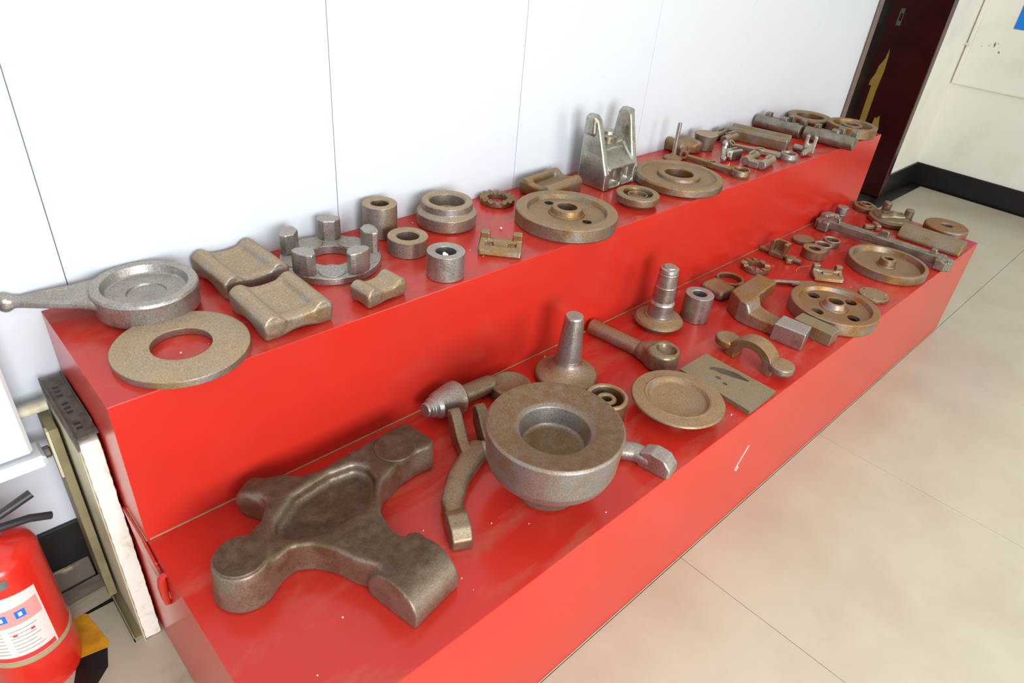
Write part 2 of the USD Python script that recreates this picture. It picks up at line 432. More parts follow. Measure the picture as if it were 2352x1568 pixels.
# doorway: casing, deep maroon reveal, dark leaf at its back
d = thing('door_1', 'deep maroon doorway with a dark leaf standing back', 'door', kind='structure')
part(d, 'casing', bx(3.452, 3.490, -0.012, 0.02, 0, 2.2, 0.004), 'jamb_brown', smooth=False, label='worn brown left casing')
part(d, 'reveal', bx(3.470, 3.488, 0.02, 0.31, 0, 2.15), 'dark_leaf', smooth=False)
part(d, 'jamb', bx(DX1 - 0.03, DX1 + 0.03, -0.014, 0.31, 0, 2.15, 0.004), 'maroon_paint', smooth=False, label='glossy maroon right jamb with peeled veneer')
part(d, 'head', bx(3.490, DX1 - 0.03, -0.012, 0.31, 2.09, 2.15), 'maroon_paint', smooth=False)
part(d, 'door_leaf', bx(3.488, DX1 - 0.03, 0.30, 0.335, 0.0, 2.09), 'dark_leaf', smooth=False)
XJ = DX1 - 0.03
part(d, 'strike_plate', cat_(bx(XJ - 0.0015, XJ, 0.225, 0.228, 0.97, 1.06), bx(XJ - 0.0015, XJ, 0.228, 0.245, 1.035, 1.06), bx(XJ - 0.0015, XJ, 0.228, 0.245, 0.97, 0.995), bx(XJ - 0.0015, XJ, 0.243, 0.25, 0.97, 1.06)), 'zinc', smooth=False, label='zinc strike plate')
pv = [(0.262, 0.30), (0.225, 0.30), (0.228, 0.60), (0.222, 0.72), (0.226, 0.80), (0.234, 0.845), (0.240, 0.79), (0.262, 0.74), (0.265, 0.70), (0.280, 0.66), (0.282, 0.63), (0.266, 0.63)]
pm = tm(extr([(y, z) for y, z in pv], 0, 0.0012)); T = np.eye(4); T[:3, :3] = [[0, 0, 1], [1, 0, 0], [0, 1, 0]]; pm.apply_transform(T); pm.apply_translation((XJ - 0.0012, 0, 0))
part(d, 'bare_patch', pm, 'bare_veneer', smooth=False, label='ochre patch where the veneer has peeled')
pm = tm(extr([(0.18, 0.36), (0.135, 0.40), (0.145, 0.43), (0.155, 0.475), (0.17, 0.455), (0.18, 0.46), (0.185, 0.38)], 0, 0.0012)); pm.apply_transform(T); pm.apply_translation((XJ - 0.0012, 0, 0))
part(d, 'bare_patch', pm, 'bare_veneer', smooth=False, label='small ochre peeled patch')

# notice board and blue sheet on the end wall
nb = thing('notice_board', 'cream raised board with thin frame on the end wall', 'notice board', (X1, 0, 0))
part(nb, 'panel', bx(-0.012, 0, -1.9, -0.03, 0.67, 1.75, 0.002), 'wall_paint', smooth=False)
for (a, b, c, e) in ((-1.92, -0.008, 0.652, 0.672), (-1.92, -0.008, 1.75, 1.77), (-0.03, -0.008, 0.672, 1.75), (-1.92, -1.9, 0.672, 1.75)):
    part(nb, 'frame_strip', bx(-0.02, 0, a, b, c, e, 0.003), 'wall_paint', smooth=False)
for (y, z, w, h) in ((-0.155, 0.905, 0.010, 0.045), (-0.192, 0.868, 0.012, 0.016), (-0.128, 0.895, 0.005, 0.012), (-0.172, 0.912, 0.004, 0.014), (-0.09, 0.885, 0.006, 0.008)):
    q_ = tm(extr(rpoly([(y - w / 2, z), (y - w * 0.1, z - h / 2), (y + w / 2, z - h * 0.1), (y + w * 0.2, z + h / 2)], 0.003), 0, 0.0004)); T_ = np.eye(4); T_[:3, :3] = [[0, 0, 1], [1, 0, 0], [0, 1, 0]]; q_.apply_transform(T_); q_.apply_translation((-0.0123, 0, 0))
    part(nb, 'scuff', q_, 'wood_gray', smooth=False, label='grey-brown scuff')
solo('blue_sheet', 'bright blue sheet pinned on the cream notice board', 'poster', bx(-0.0025, 0, -1.1, -0.214, 1.003, 1.5), 'blue_paper', loc=(X1 - 0.012, 0, 0), smooth=False)
solo('white_clip', 'small white clip on the left edge of the notice board', 'clip', net(lambda P: U(0.004, s_box(P, (0, 0, 0), (0.02, 0.03, 0.014), 0.004), s_cap(P, (-0.008, -0.01, 0), (-0.008, 0.012, 0), 0.007)), (-0.02, -0.02, -0.012), (0.012, 0.02, 0.012), 0.0025), 'chip_white', loc=(X1 - 0.03, -0.012, 0.885))

# ---------------------------------------------------------------- display bench
be = thing('display_bench', 'long red two-step display bench carrying the steel forgings', 'bench')
t = 0.018
def front_board(y, z0, z1, e=0.0014):
    m_ = tm(extr([(y, z0), (y + t, z0), (y + t, z1), (y + e, z1), (y + e * 0.3, z1 - e * 0.3), (y, z1 - e)], 0, LB)); T_ = np.eye(4); T_[:3, :3] = [[0, 0, 1], [1, 0, 0], [0, 1, 0]]
    m_.apply_transform(T_); return m_
part(be, 'riser_panel', front_board(-D1, HL, HU), 'red_panel', smooth=20)
part(be, 'shelf', bx(t, LB - t, -D1 + t, -0.002, HU - t, HU - 0.0002), 'red_panel', smooth=False)
part(be, 'front_panel', front_board(-DB, 0.004, HL), 'red_panel', smooth=20)
part(be, 'shelf', bx(t, LB - t, -DB + t, -0.002, HL - t, HL - 0.0002), 'red_panel', smooth=False)
for xa in (0.0, LB - t):
    part(be, 'end_panel', bx(xa, xa + t, -D1 + t, -0.002, HL, HU), 'red_panel', smooth=False)
    part(be, 'end_panel', bx(xa, xa + t, -DB + t, -0.002, 0.004, HL), 'red_panel', smooth=False)
part(be, 'joint_bead', tube([(x, -D1 - 0.0008, HL + 0.0008) for x in np.linspace(0.004, LB - 0.004, 40)], 0.0018, 6), 'raw_edge', label='tan raw joint at the foot of the riser')
part(be, 'joint_bead', tube([(-0.0004, y, HL + 0.0002) for y in np.linspace(-D1, -0.26, 10)], 0.0018, 6), 'raw_edge', label='tan raw joint on the left end')
part(be, 'edge_flap', net(lambda P: s_ext(P, [(-0.24, 0.398), (-0.345, 0.398), (-0.420, 0.372), (-0.405, 0.352), (-0.30, 0.330)], -0.006, -0.001, 0.0015, (1, 2, 0)), (-0.007, -0.43, 0.32), (0.0, -0.23, 0.405), 0.003), 'red_panel', label='peeling red edge flap')
part(be, 'raw_strip', bx(-0.0008, 0.0004, -0.415, -0.25, 0.300, 0.322), 'raw_edge', smooth=False, label='brown raw board under the peeled edge')
part(be, 'hook_handle', tube([(0.004, -0.428, 0.380), (-0.004, -0.427, 0.378), (-0.007, -0.424, 0.368), (-0.008, -0.419, 0.345), (-0.007, -0.412, 0.31), (-0.005, -0.406, 0.285), (0.002, -0.404, 0.276)], [0.004, 0.006, 0.0075, 0.008, 0.007, 0.006, 0.003], 10), 'red_panel', label='small red painted pull')
part(be, 'scratch', tube([(1.286, -DB - 0.0002, 0.275), (1.268, -DB - 0.0002, 0.25), (1.252, -DB - 0.0002, 0.226), (1.246, -DB - 0.0002, 0.212), (1.256, -DB - 0.0002, 0.203), (1.262, -DB - 0.0002, 0.214), (1.252, -DB - 0.0002, 0.222)], 0.0014, 6), 'chip_white', label='white scratch in the red front')

AU, AL = HU, HL
# ================================================================ UPPER STEP
def pad_mesh(w, l, h, pocket=0.0, rr=0.02, arch=0.012, hh=0.0022):
    """Saddle-shaped pad: two ridges along y with a hollow between."""
    def f(P):
        b = s_box(P, (0, 0, h * 0.40), (w, l, h * 0.80), min(0.007, h * 0.3))
        for s in (-1, 1): b = U(0.007, b, s_cyl(P, (s * (w / 2 - rr), -l / 2, h - rr), (s * (w / 2 - rr), l / 2, h - rr), rr, 0.004))
        b = S(0.016, b, s_cyl(P, (0, -l, h + w * 0.31), (0, l, h + w * 0.31), w * 0.37, 0.002))
        if pocket: b = S(0.010, b, s_box(P, (0, 0, h * 0.95), (w * 0.46, l * 0.66, 2.4 * pocket), 0.006))
        if arch: b = S(0.008, b, s_cyl(P, (-w, 0, arch - l * 0.55), (w, 0, arch - l * 0.55), l * 0.55, 0.002), s_cyl(P, (0, -l, arch * 0.6 - w * 0.6), (0, l, arch * 0.6 - w * 0.6), w * 0.6, 0.002))
        return b
    return net(f, (-w / 2, -l / 2, 0), (w / 2, l / 2, h), hh)


# pan with long tapered handle
ang = math.atan2(-0.012 + 0.098, -0.046 - 0.158)
pn = thing('pan_forging', 'grey round pan-shaped forging with a long tapered handle over the bench end', 'forging', (0.158, -0.098, AU), math.degrees(ang))
part(pn, 'dish', lathe([(0, 0.0), (0.080, 0.0), (0.090, 0.008, 0.006), (0.093, 0.05, 0.004), (0.090, 0.056, 0.003), (0.075, 0.056, 0.003), (0.069, 0.040, 0.006), (0.066, 0.038, 0.003), (0.035, 0.036, 0.002), (0.033, 0.031, 0.002), (0, 0.031)], seg=128), 'steel_gray')
def f(P):
    b = s_ext(P, [(0.060, 0.060), (0.092, 0.044), (0.125, 0.034), (0.20, 0.013), (0.222, 0.010), (0.222, -0.010), (0.20, -0.013), (0.125, -0.034), (0.092, -0.050), (0.060, -0.066)], 0.030, 0.048, 0.006)
    b = U(0.008, b, s_cap(P, (0.224, 0, 0.034), (0.224, 0, 0.044), 0.013))
    b = S(0.008, b, s_ext(P, [(0.12, 0.022), (0.20, 0.008), (0.20, -0.008), (0.12, -0.022)], 0.0455, 0.07, 0.003))
    return np.maximum(b, 0.0885 - np.linalg.norm(P[:, :2], axis=1))
part(pn, 'handle', net(f, (0.07, -0.07, 0.02), (0.24, 0.07, 0.06), 0.0022), 'steel_gray')
solo('flat_ring', 'wide flat dusty brown ring lying at the near left corner of the upper step', 'ring', lathe([(0.052, 0), (0.113, 0), (0.113, 0.014, 0.002), (0.092, 0.0155, 0.001), (0.074, 0.0155, 0.001), (0.0735, 0.0150, 0.0004), (0.073, 0.0155, 0.0004), (0.050, 0.0155, 0.0015)], seg=160), 'steel_dusty', (0.150, -0.272, AU))
pm = pad_mesh(0.138, 0.145, 0.050, 0.009)
solo('saddle_pad', 'large tan saddle-shaped pad behind its twin, nearer the wall', 'pad forging', pm, 'steel_dusty', (0.347, -0.082, AU), 2)
solo('saddle_pad', 'large tan saddle-shaped pad in front, close to the upper step edge', 'pad forging', pm, 'steel_dusty', (0.342, -0.262, AU), 0)

# claw coupling: base disc, five claws, five round pads
cp = thing('claw_coupling', 'grey claw coupling disc with five upright claws and a large hole', 'coupling', (0.532, -0.124, AU), 0)
part(cp, 'base_disc', lathe([(0.046, 0), (0.106, 0), (0.108, 0.004), (0.108, 0.017), (0.104, 0.019), (0.048, 0.019)], 0.0015, 128), 'steel_gray')
claw = net(lambda P: s_ext(P, [(0.074, 0.012), (0.088, 0.0255), (0.100, 0.026), (0.106, 0.016), (0.108, 0.0), (0.106, -0.016), (0.100, -0.026), (0.088, -0.0255), (0.074, -0.012)], 0.012, 0.068, 0.0035), (0.04, -0.03, 0.01), (0.112, 0.03, 0.072), 0.002)
for k in range(5):
    c = claw.copy(); c.apply_transform(trimesh.transformations.rotation_matrix(math.radians(277 + 72 * k), (0, 0, 1))); part(cp, 'claw', c, 'steel_gray')
    a = math.radians(241 + 72 * k); c = tm(lathe([(0, 0.0185), (0.0285, 0.0185), (0.0285, 0.0205), (0.027, 0.0215), (0, 0.0215)], 0.0006, 48)); c.apply_translation((0.0765 * math.cos(a), 0.0765 * math.sin(a), 0)); part(cp, 'round_pad', c, 'steel_gray')

def sleeve(name, label, x, y, z, r, h, hole, m, cham=0.003, blind=None, rt=0, loc=None):
    p = [(hole, blind or 0), (r - cham * 0.5, 0), (r, cham * 0.5), (r, h - cham * 0.4), (r - cham * 0.5, h), (hole + cham * 0.8, h), (hole, h - cham)]
    if blind: p = [(0, 0)] + p[1:] + [(hole, blind), (0, blind)]
    solo(name, label, 'sleeve', lathe(p, 0.0012, 96), m, (x, y, z))

sleeve('steel_sleeve', 'tall grey sleeve with tan top against the wall, behind the claw coupling', 0.708, -0.054, AU, 0.041, 0.080, 0.021, 'steel_dusty')
sleeve('steel_sleeve', 'short wide tan sleeve just in front of the tall sleeve', 0.708, -0.166, AU, 0.047, 0.039, 0.0255, 'steel_dusty')
sleeve('steel_sleeve', 'medium silver sleeve near the upper step edge with a crumb in its hole', 0.706, -0.308, AU, 0.042, 0.059, 0.0225, 'steel_gray')
solo('saddle_block', 'small tan two-lobed saddle block near the upper step edge', 'pad forging', pad_mesh(0.100, 0.058, 0.042, 0, 0.017, 0.004, 0.0018), 'steel_dusty', (0.532, -0.308, AU), 6)
solo('stepped_ring', 'thick stepped brown and grey ring cup near the wall', 'ring', lathe([(0, 0), (0.070, 0), (0.075, 0.004), (0.076, 0.034, 0.003), (0.068, 0.041, 0.002), (0.065, 0.044, 0.002), (0.0645, 0.060, 0.002), (0.061, 0.064, 0.002), (0.049, 0.064, 0.003), (0.044, 0.058, 0.003), (0.042, 0.028, 0.004), (0, 0.028)], seg=128), 'steel_dusty', (0.884, -0.090, AU))

# toothed rings
def toothed(n, r, hole, h, th, sharp=True):
    m = lathe([(hole, 0), (r - 0.002, 0), (r, 0.003), (r, h), (hole, h)], 0.001, 96)
    for k in range(n):
        a = 360.0 * k / n; w = math.pi * (r + hole) / n * (0.46 if sharp else 0.44)
        if sharp: pts = [(hole, -w * hole / r, h - 0.001), (hole, w * hole / r, h - 0.001), (hole, 0, h + th * 0.8), (r, -w, h - 0.001), (r, w, h - 0.001), (r, 0, h + th)]
        else: pts = [(hole, -w * 0.6, h - 0.001), (hole, w * 0.6, h - 0.001), (r - 0.0005, -w, h - 0.001), (r - 0.0005, w, h - 0.001), (hole, -w * 0.4, h + th), (hole, w * 0.4, h + th), (r - 0.0005, -w * 0.7, h + th), (r - 0.0005, w * 0.7, h + th)]
        m = m + m3.Manifold.hull_points(np.array(pts, float)).rotate((0, 0, a))
    return m

solo('toothed_ring', 'small brown toothed ring lying by the wall on the upper step', 'ring gear', toothed(15, 0.048, 0.028, 0.013, 0.006), 'steel_rust', (1.090, -0.056, AU))

# slotted clip brackets (one on each step)
def clip_mesh():
    def f(P):
        b = s_ext(P, [(-0.030, 0), (0.028, 0), (0.028, 0.024), (0.010, 0.027), (-0.006, 0.018), (-0.026, 0.014)], -0.05, 0.05, 0.003, (1, 2, 0))
        for s in (-1, 1):
            b = U(0.003, b, s_box(P, (s * 0.0385, 0.018, 0.028), (0.023, 0.020, 0.032), 0.003))
            b = U(0.003, b, s_cap(P, (s * 0.046, -0.02, 0.010), (s * 0.046, 0.02, 0.018), 0.006))
        b = S(0.003, b, s_box(P, (0, 0.000, 0.026), (0.074, 0.010, 0.022), 0.002))
        b = U(0.002, b, s_box(P, (0.0, 0.002, 0.018), (0.036, 0.012, 0.010), 0.002))
        return b
    return net(f, (-0.055, -0.035, 0), (0.055, 0.032, 0.046), 0.0018)
cl = clip_mesh()
solo('slotted_clip', 'small brown slotted clip bracket with two end tabs between sleeve and wheel', 'bracket', cl, 'steel_rust', (0.885, -0.292, AU), -47)
solo('pocket_pad', 'brown pad forging with a square pocket by the wall, left of the tall yoke', 'pad forging', pad_mesh(0.112, 0.156, 0.048, 0.016, 0.02, 0.008), 'steel_rust', (1.275, -0.082, AU), 97)

# wheels
def wheel(name, label, x, y, z, R, rim_in, rim_h, web_z, web_t, hub_r, hub_h, hole, m, holes=(), hr=0.01, hub_flare=0.01, rot=0, taper=0.003, base=0.0):
    t_ = thing(name, label, 'wheel', (x, y, z), rot)
    part(t_, 'rim', lathe([(rim_in - taper * 1.5, base), (R - 0.002, base), (R, base + 0.004), (R, rim_h - 0.003, 0.002), (R - 0.003, rim_h, 0.002), (rim_in + taper, rim_h, 0.003), (rim_in - taper, web_z - 0.001, 0.004), (rim_in - taper * 2, web_z - 0.002)], 0.0015, 144), m)
    web = lathe([(hole, web_z - web_t), (rim_in + 0.002, web_z - web_t), (rim_in + 0.002, web_z), (hub_r + hub_flare, web_z), (hole, web_z + 0.002)], 0.0004, 128)
    for (a, rr) in holes: web = web - cylm(rr * math.cos(math.radians(a)), rr * math.sin(math.radians(a)), hr, -0.1, 0.2)
    part(t_, 'web', web, m)
    part(t_, 'hub', lathe([(hole, base), (hub_r, base), (hub_r + hub_flare, web_z - 0.001, 0.0), (hub_r + hub_flare * 0.4, web_z + 0.004, 0.004), (hub_r, hub_h - 0.002, 0.002), (hub_r - 0.003, hub_h, 0.002), (hole + 0.002, hub_h, 0.001), (hole, hub_h - 0.002)], 0.001, 96), m)
    return t_

wheel('spoked_wheel', 'large brown disc wheel with raised hub and two holes on the upper step', 1.151, -0.258, AU, 0.135, 0.103, 0.039, 0.027, 0.012, 0.040, 0.046, 0.026, 'steel_rust', [(82, 0.075), (272, 0.070)], 0.0125)
# tall yoke with two horns
yk = thing('horned_yoke', 'tall bright steel yoke with two upright horns and twin pockets', 'yoke forging', (1.496, -0.107, AU), 2)
for s in (-1, 1):
    def f(P, s=s):
        Q = P.copy(); Q[:, 0] = Q[:, 0] * s - 0.08 * np.clip(P[:, 2] - 0.10, 0, 1) + 0.009
        b = s_ext(Q, [(-0.056, 0), (0.050, 0), (0.049, 0.09), (0.042, 0.195), (0.032, 0.210), (0.008, 0.210), (-0.004, 0.198), (-0.040, 0.085), (-0.054, 0.05)], 0.068, 0.092, 0.006, (1, 2, 0))
        b = U(0.005, b, s_box(Q, (0.092, 0.018, 0.180), (0.014, 0.034, 0.054), 0.006))
        return U(0.008, b, s_ext(Q, [(-0.054, 0.06), (0.004, 0.095), (0.03, 0.095), (0.03, 0.12), (0.0, 0.115)], 0.062, 0.07, 0.002, (1, 2, 0)))
    part(yk, 'horn', net(f, (-0.115 if s < 0 else 0.05, -0.06, 0), (-0.05 if s < 0 else 0.115, 0.06, 0.217), 0.0024), 'steel_bright')
def f(P):
    b = s_box(P, (0, 0.022, 0.062), (0.128, 0.034, 0.124), 0.005)
    b = U(0.006, b, s_ext(P, [(-0.054, 0.058), (-0.054, 0.066), (0.004, 0.096), (0.02, 0.096), (0.02, 0.058)], -0.064, 0.064, 0.003, (1, 2, 0)))
    b = U(0.004, b, s_box(P, (0, -0.02, 0.031), (0.128, 0.068, 0.062), 0.004))
    for s in (-1, 1): b = S(0.005, b, s_box(P, (s * 0.0305, -0.058, 0.033), (0.054, 0.052, 0.051), 0.011))
    return U(0.012, b, s_cap(P, (-0.060, 0.018, 0.122), (0.060, 0.018, 0.122), 0.014))
part(yk, 'body', net(f, (-0.075, -0.058, 0), (0.075, 0.042, 0.14), 0.0022), 'steel_bright')
pi = tm(lathe([(0, 0.118), (0.030, 0.118), (0.030, 0.138), (0.026, 0.142), (0.020, 0.143), (0.019, 0.152), (0.017, 0.154), (0, 0.154)], 0.0015, 48)); pi.apply_translation((0, 0.018, 0))
part(yk, 'pin_boss', pi, 'steel_bright')
pl = thing('small_pulley', 'small brown pulley with a grooved face beside the foot of the yoke', 'pulley', (1.432, -0.276, AU))
part(pl, 'rim', lathe([(0.038, 0.0), (0.046, 0), (0.050, 0.008, 0.004), (0.062, 0.010, 0.003), (0.063, 0.030, 0.003), (0.060, 0.033), (0.043, 0.033, 0.002), (0.040, 0.016)], 0.0015, 112), 'steel_rust')
part(pl, 'hub', lathe([(0, 0.0), (0.042, 0.0), (0.042, 0.016), (0.031, 0.016, 0.002), (0.029, 0.028, 0.002), (0.025, 0.029), (0.023, 0.016, 0.002), (0, 0.014)], 0.0015, 80), 'steel_rust')
fw = thing('flange_wheel', 'very large brown flange disc with a raised centre ring, right of the yoke', 'wheel', (1.690, -0.238, AU))
part(fw, 'disc', lathe([(0.045, 0), (0.133, 0), (0.139, 0.005), (0.139, 0.024, 0.003), (0.134, 0.030), (0.117, 0.030, 0.002), (0.113, 0.024, 0.003), (0.045, 0.022)], 0.002, 160), 'steel_rust')
part(fw, 'raised_ring', lathe([(0.044, 0.001), (0.068, 0.001), (0.068, 0.023), (0.065, 0.031, 0.003), (0.062, 0.033), (0.046, 0.033), (0.044, 0.030)], 0.0015, 112), 'steel_rust')
vv = thing('poppet_valve', 'thin upright rod on a small round foot by the wall', 'valve', (1.880, -0.086, AU))
part(vv, 'foot', lathe([(0, 0), (0.031, 0), (0.033, 0.004), (0.030, 0.008), (0.012, 0.014, 0.01), (0.0075, 0.022), (0, 0.022)], 0.0015, 64), 'steel_rust')
part(vv, 'stem', lathe([(0, 0.012), (0.0072, 0.02), (0.0068, 0.122), (0.006, 0.1235), (0, 0.1235)], 0.0008, 32), 'steel_gray')
solo('saddle_block', 'tan saddle block behind the thin upright rod', 'pad forging', pad_mesh(0.105, 0.078, 0.046, 0, 0.018, 0.004, 0.002), 'steel_rust', (1.985, -0.052, AU), -14)
solo('tapered_slug', 'solid silver slug wider at the top, by the wall', 'billet', lathe([(0, 0), (0.031, 0), (0.033, 0.003), (0.0415, 0.056, 0.002), (0.039, 0.058), (0, 0.058)], 0.0015, 96), 'steel_dusty', (2.084, -0.076, AU))

def con_rod(label, a, b, m, bigr, flat):
    a, b = np.array(a), np.array(b); L = np.linalg.norm(b - a); rz = math.degrees(math.atan2(b[1] - a[1], b[0] - a[0]))
    t_ = thing('connecting_rod', label, 'connecting rod', (a[0], a[1], AU), rz)
    def f(P):
        b_ = s_ext(P, [(0.006, 0.008), (L * 0.45, 0.012), (L * 0.55, 0.015), (L - bigr * 0.8, 0.013), (L - bigr * 0.8, -0.013), (L * 0.55, -0.015), (L * 0.45, -0.012), (0.006, -0.008)], 0.004, 0.020, 0.003)
        b_ = U(0.005, b_, s_cyl(P, (L * 0.5, 0, 0.003), (L * 0.5, 0, 0.0225), 0.0165, 0.002))
        b_ = S(0.002, b_, s_cyl(P, (L * 0.5, 0, 0.016), (L * 0.5, 0, 0.04), 0.0095, 0.001))
        b_ = S(0.002, b_, s_ext(P, [(0.03, 0.004), (L * 0.36, 0.006), (L * 0.36, -0.006), (0.03, -0.004)], 0.0185, 0.04, 0.001))
        return np.maximum(b_, (bigr - 0.002) - np.hypot(P[:, 0] - L, P[:, 1]))
    part(t_, 'shank', net(f, (0, -0.02, 0), (L, 0.02, 0.026), 0.0017), m)
    be_ = tm(lathe([(bigr - 0.006, 0), (bigr - 0.001, 0), (bigr, 0.003), (bigr + 0.0015, 0.009), (bigr, 0.023), (bigr - 0.0015, 0.0255), (bigr - 0.006, 0.0255), (bigr - 0.0075, 0.018), (bigr - 0.0055, 0.0165), (bigr - 0.0075, 0.015)], 0.0006, 64)); be_.apply_translation((L, 0, 0))
    part(t_, 'big_end', be_, m)
    se = tm(lathe([(0.0075, -0.010), (0.0145, -0.010), (0.0155, -0.006), (0.0155, 0.006), (0.0145, 0.010), (0.0075, 0.010)], 0.001, 40))
    if not flat: se.apply_transform(trimesh.transformations.rotation_matrix(math.radians(72), (1, 0.2, 0)))
    else: se.apply_transform(trimesh.transformations.rotation_matrix(math.radians(35), (0.3, 1, 0)))
    se.apply_translation((-0.004, 0, 0.0155)); part(t_, 'small_end', se, m)

con_rod('brown connecting rod beside the large flange disc', (1.912, -0.112), (1.934, -0.316), 'steel_rust', 0.030, False)
con_rod('lighter connecting rod farther right, below the grooved block', (2.188, -0.128), (2.265, -0.315), 'steel_dusty', 0.030, True)
# knuckle lever
kn = thing('knuckle_lever', 'small silver knuckle lever with a lobed arm and a hollow block', 'lever', (2.055, -0.192, AU), -12)
part(kn, 'arm', net(lambda P: U(0.006, s_cap(P, (-0.028, -0.006, 0.012), (-0.012, 0.012, 0.036), 0.008, 0.008), s_ell(P, (-0.008, 0.016, 0.048), (0.010, 0.012, 0.018))), (-0.045, -0.02, 0.0), (0.008, 0.035, 0.07), 0.0018), 'steel_bright')
part(kn, 'pin', net(lambda P: U(0.003, s_cyl(P, (-0.045, -0.022, 0.010), (-0.026, -0.006, 0.012), 0.0075, 0.003), s_cyl(P, (-0.034, -0.013, 0.011), (-0.026, -0.006, 0.012), 0.0105, 0.002)), (-0.06, -0.036, 0.0), (-0.012, 0.008, 0.026), 0.0016), 'steel_gray')
part(kn, 'hollow_block', net(lambda P: S(0.003, U(0.008, s_box(P, (0.028, 0.0, 0.018), (0.056, 0.034, 0.036), 0.005), s_box(P, (-0.002, 0.0, 0.022), (0.02, 0.022, 0.026), 0.005)), s_box(P, (0.036, 0.002, 0.036), (0.045, 0.016, 0.024), 0.004)), (-0.02, -0.02, 0), (0.06, 0.02, 0.045), 0.0018), 'steel_bright')

# twin-bar yokes
def twin(label, x, y, rz, sp):
    t_ = thing('twin_bar_yoke', label, 'yoke forging', (x, y, AU), rz)
    for s in (-1, 1):
        b = net(lambda P: U(0.003, s_cyl(P, (-0.050, s * sp, 0.0165), (0.052, s * sp, 0.0165), 0.0155, 0.003), s_box(P, (0.0, s * sp, 0.0345), (0.048, 0.009, 0.013), 0.002)), (-0.065, s * sp - 0.022, 0), (0.068, s * sp + 0.022, 0.05), 0.0018)
        part(t_, 'bar', b, 'steel_dusty')
    part(t_, 'bridge', net(lambda P: S(0.004, U(0.004, s_box(P, (-0.030, 0, 0.012), (0.042, 2 * sp - 0.020, 0.024), 0.004)), s_cyl(P, (0.0, 0, 0.010), (0.0, 0, 0.06), 0.019, 0.001)), (-0.065, -sp, 0), (0.0, sp, 0.032), 0.0018), 'steel_dusty')

twin('grey-tan twin-bar yoke against the wall beside the tapered slug', 2.255, -0.056, 183, 0.024)
twin('tan twin-bar yoke lying near the upper step edge between the rods', 2.106, -0.284, 8, 0.029)
# grooved block
ax = math.degrees(math.atan2(-0.200, 0.058))
gb = S  # keep name short below
blk = net(lambda P: S(0.003, s_ext(P, [(-0.036, 0), (0.036, 0), (0.041, 0.036), (0.038, 0.046), (-0.038, 0.046), (-0.041, 0.036)], -0.112, 0.112, 0.004, (1, 2, 0)), s_cyl(P, (-0.2, 0.006, 0.050), (0.2, 0.006, 0.050), 0.024, 0.001)), (-0.115, -0.045, 0), (0.115, 0.045, 0.05), 0.0024)
solo('grooved_block', 'long olive-brown block with a rounded groove along its top', 'block', blk, 'steel_olive', (2.352, -0.142, AU), ax)

# pipe brackets
def pipe_bracket(label, x, y, rz):
    t_ = thing('pipe_bracket', label, 'bracket', (x, y, AU), rz)
    part(t_, 'tube_body', net(lambda P: U(0.006, s_cyl(P, (-0.097, -0.028, 0.026), (0.097, -0.028, 0.026), 0.025, 0.004), s_cyl(P, (-0.085, 0.03, 0.022), (0.09, 0.03, 0.022), 0.020, 0.004), s_box(P, (0, 0, 0.018), (0.16, 0.05, 0.028), 0.006)), (-0.105, -0.058, 0), (0.105, 0.056, 0.054), 0.0024), 'steel_mill')
    for (lx, ly, w) in ((-0.062, 0.0, 0.03), (0.012, -0.016, 0.036), (0.02, 0.036, 0.034), (0.075, 0.028, 0.03)):
        part(t_, 'lug', net(lambda P: s_ext(P, [(lx - w / 2, 0.03), (lx + w / 2, 0.03), (lx + w / 2 - 0.003, 0.062), (lx - w / 2 + 0.007, 0.062)], ly - 0.015, ly + 0.015, 0.003, (0, 2, 1)), (lx - 0.022, ly - 0.018, 0.028), (lx + 0.022, ly + 0.018, 0.066), 0.0022), 'steel_mill')

pipe_bracket('grey double-tube bracket with lugs next to the wall', 2.600, -0.103, -87)
pipe_bracket('grey double-tube bracket with lugs at the upper step edge', 2.632, -0.300, -83)
solo('plain_ring', 'brown plain ring by the wall at the far end of the upper step', 'ring', lathe([(0.060, 0), (0.078, 0), (0.091, 0.016, 0.002), (0.091, 0.024, 0.003), (0.087, 0.028), (0.060, 0.028), (0.056, 0.024), (0.056, 0.004)], 0.0015, 128), 'steel_rust', (2.872, -0.094, AU))
wheel('pulley_wheel', 'brown pulley wheel at the far front corner of the upper step', 2.874, -0.276, AU, 0.098, 0.075, 0.040, 0.016, 0.010, 0.040, 0.038, 0.027, 'steel_rust', hub_flare=0.004)
# clevis
cv = thing('clevis_fork', 'small silver clevis standing fork-up in front of the double-tube bracket', 'fork', (2.405, -0.320, AU), -68)
part(cv, 'fork', net(lambda P: S(0.003, s_ext(P, [(-0.020, 0.006), (0.020, 0.006), (0.021, 0.064), (0.017, 0.070), (-0.017, 0.070), (-0.021, 0.064)], -0.008, 0.010, 0.003, (0, 2, 1)), s_box(P, (0, 0, 0.064), (0.014, 0.06, 0.05), 0.006)), (-0.024, -0.012, 0), (0.024, 0.014, 0.074), 0.0018), 'steel_bright')
part(cv, 'shank', net(lambda P: U(0.006, s_cyl(P, (0.003, 0.004, 0.016), (-0.012, -0.044, 0.0115), 0.013, 0.003, 0.0105), s_cyl(P, (-0.012, -0.044, 0.0115), (-0.016, -0.060, 0.0105), 0.0068, 0.002)), (-0.032, -0.07, 0), (0.02, 0.02, 0.032), 0.0018), 'steel_dusty')
part(cv, 'stub', net(lambda P: s_cyl(P, (-0.012, 0.004, 0.014), (-0.052, 0.022, 0.012), 0.011, 0.004, 0.013), (-0.07, -0.012, 0), (0.0, 0.04, 0.03), 0.0018), 'steel_dusty')

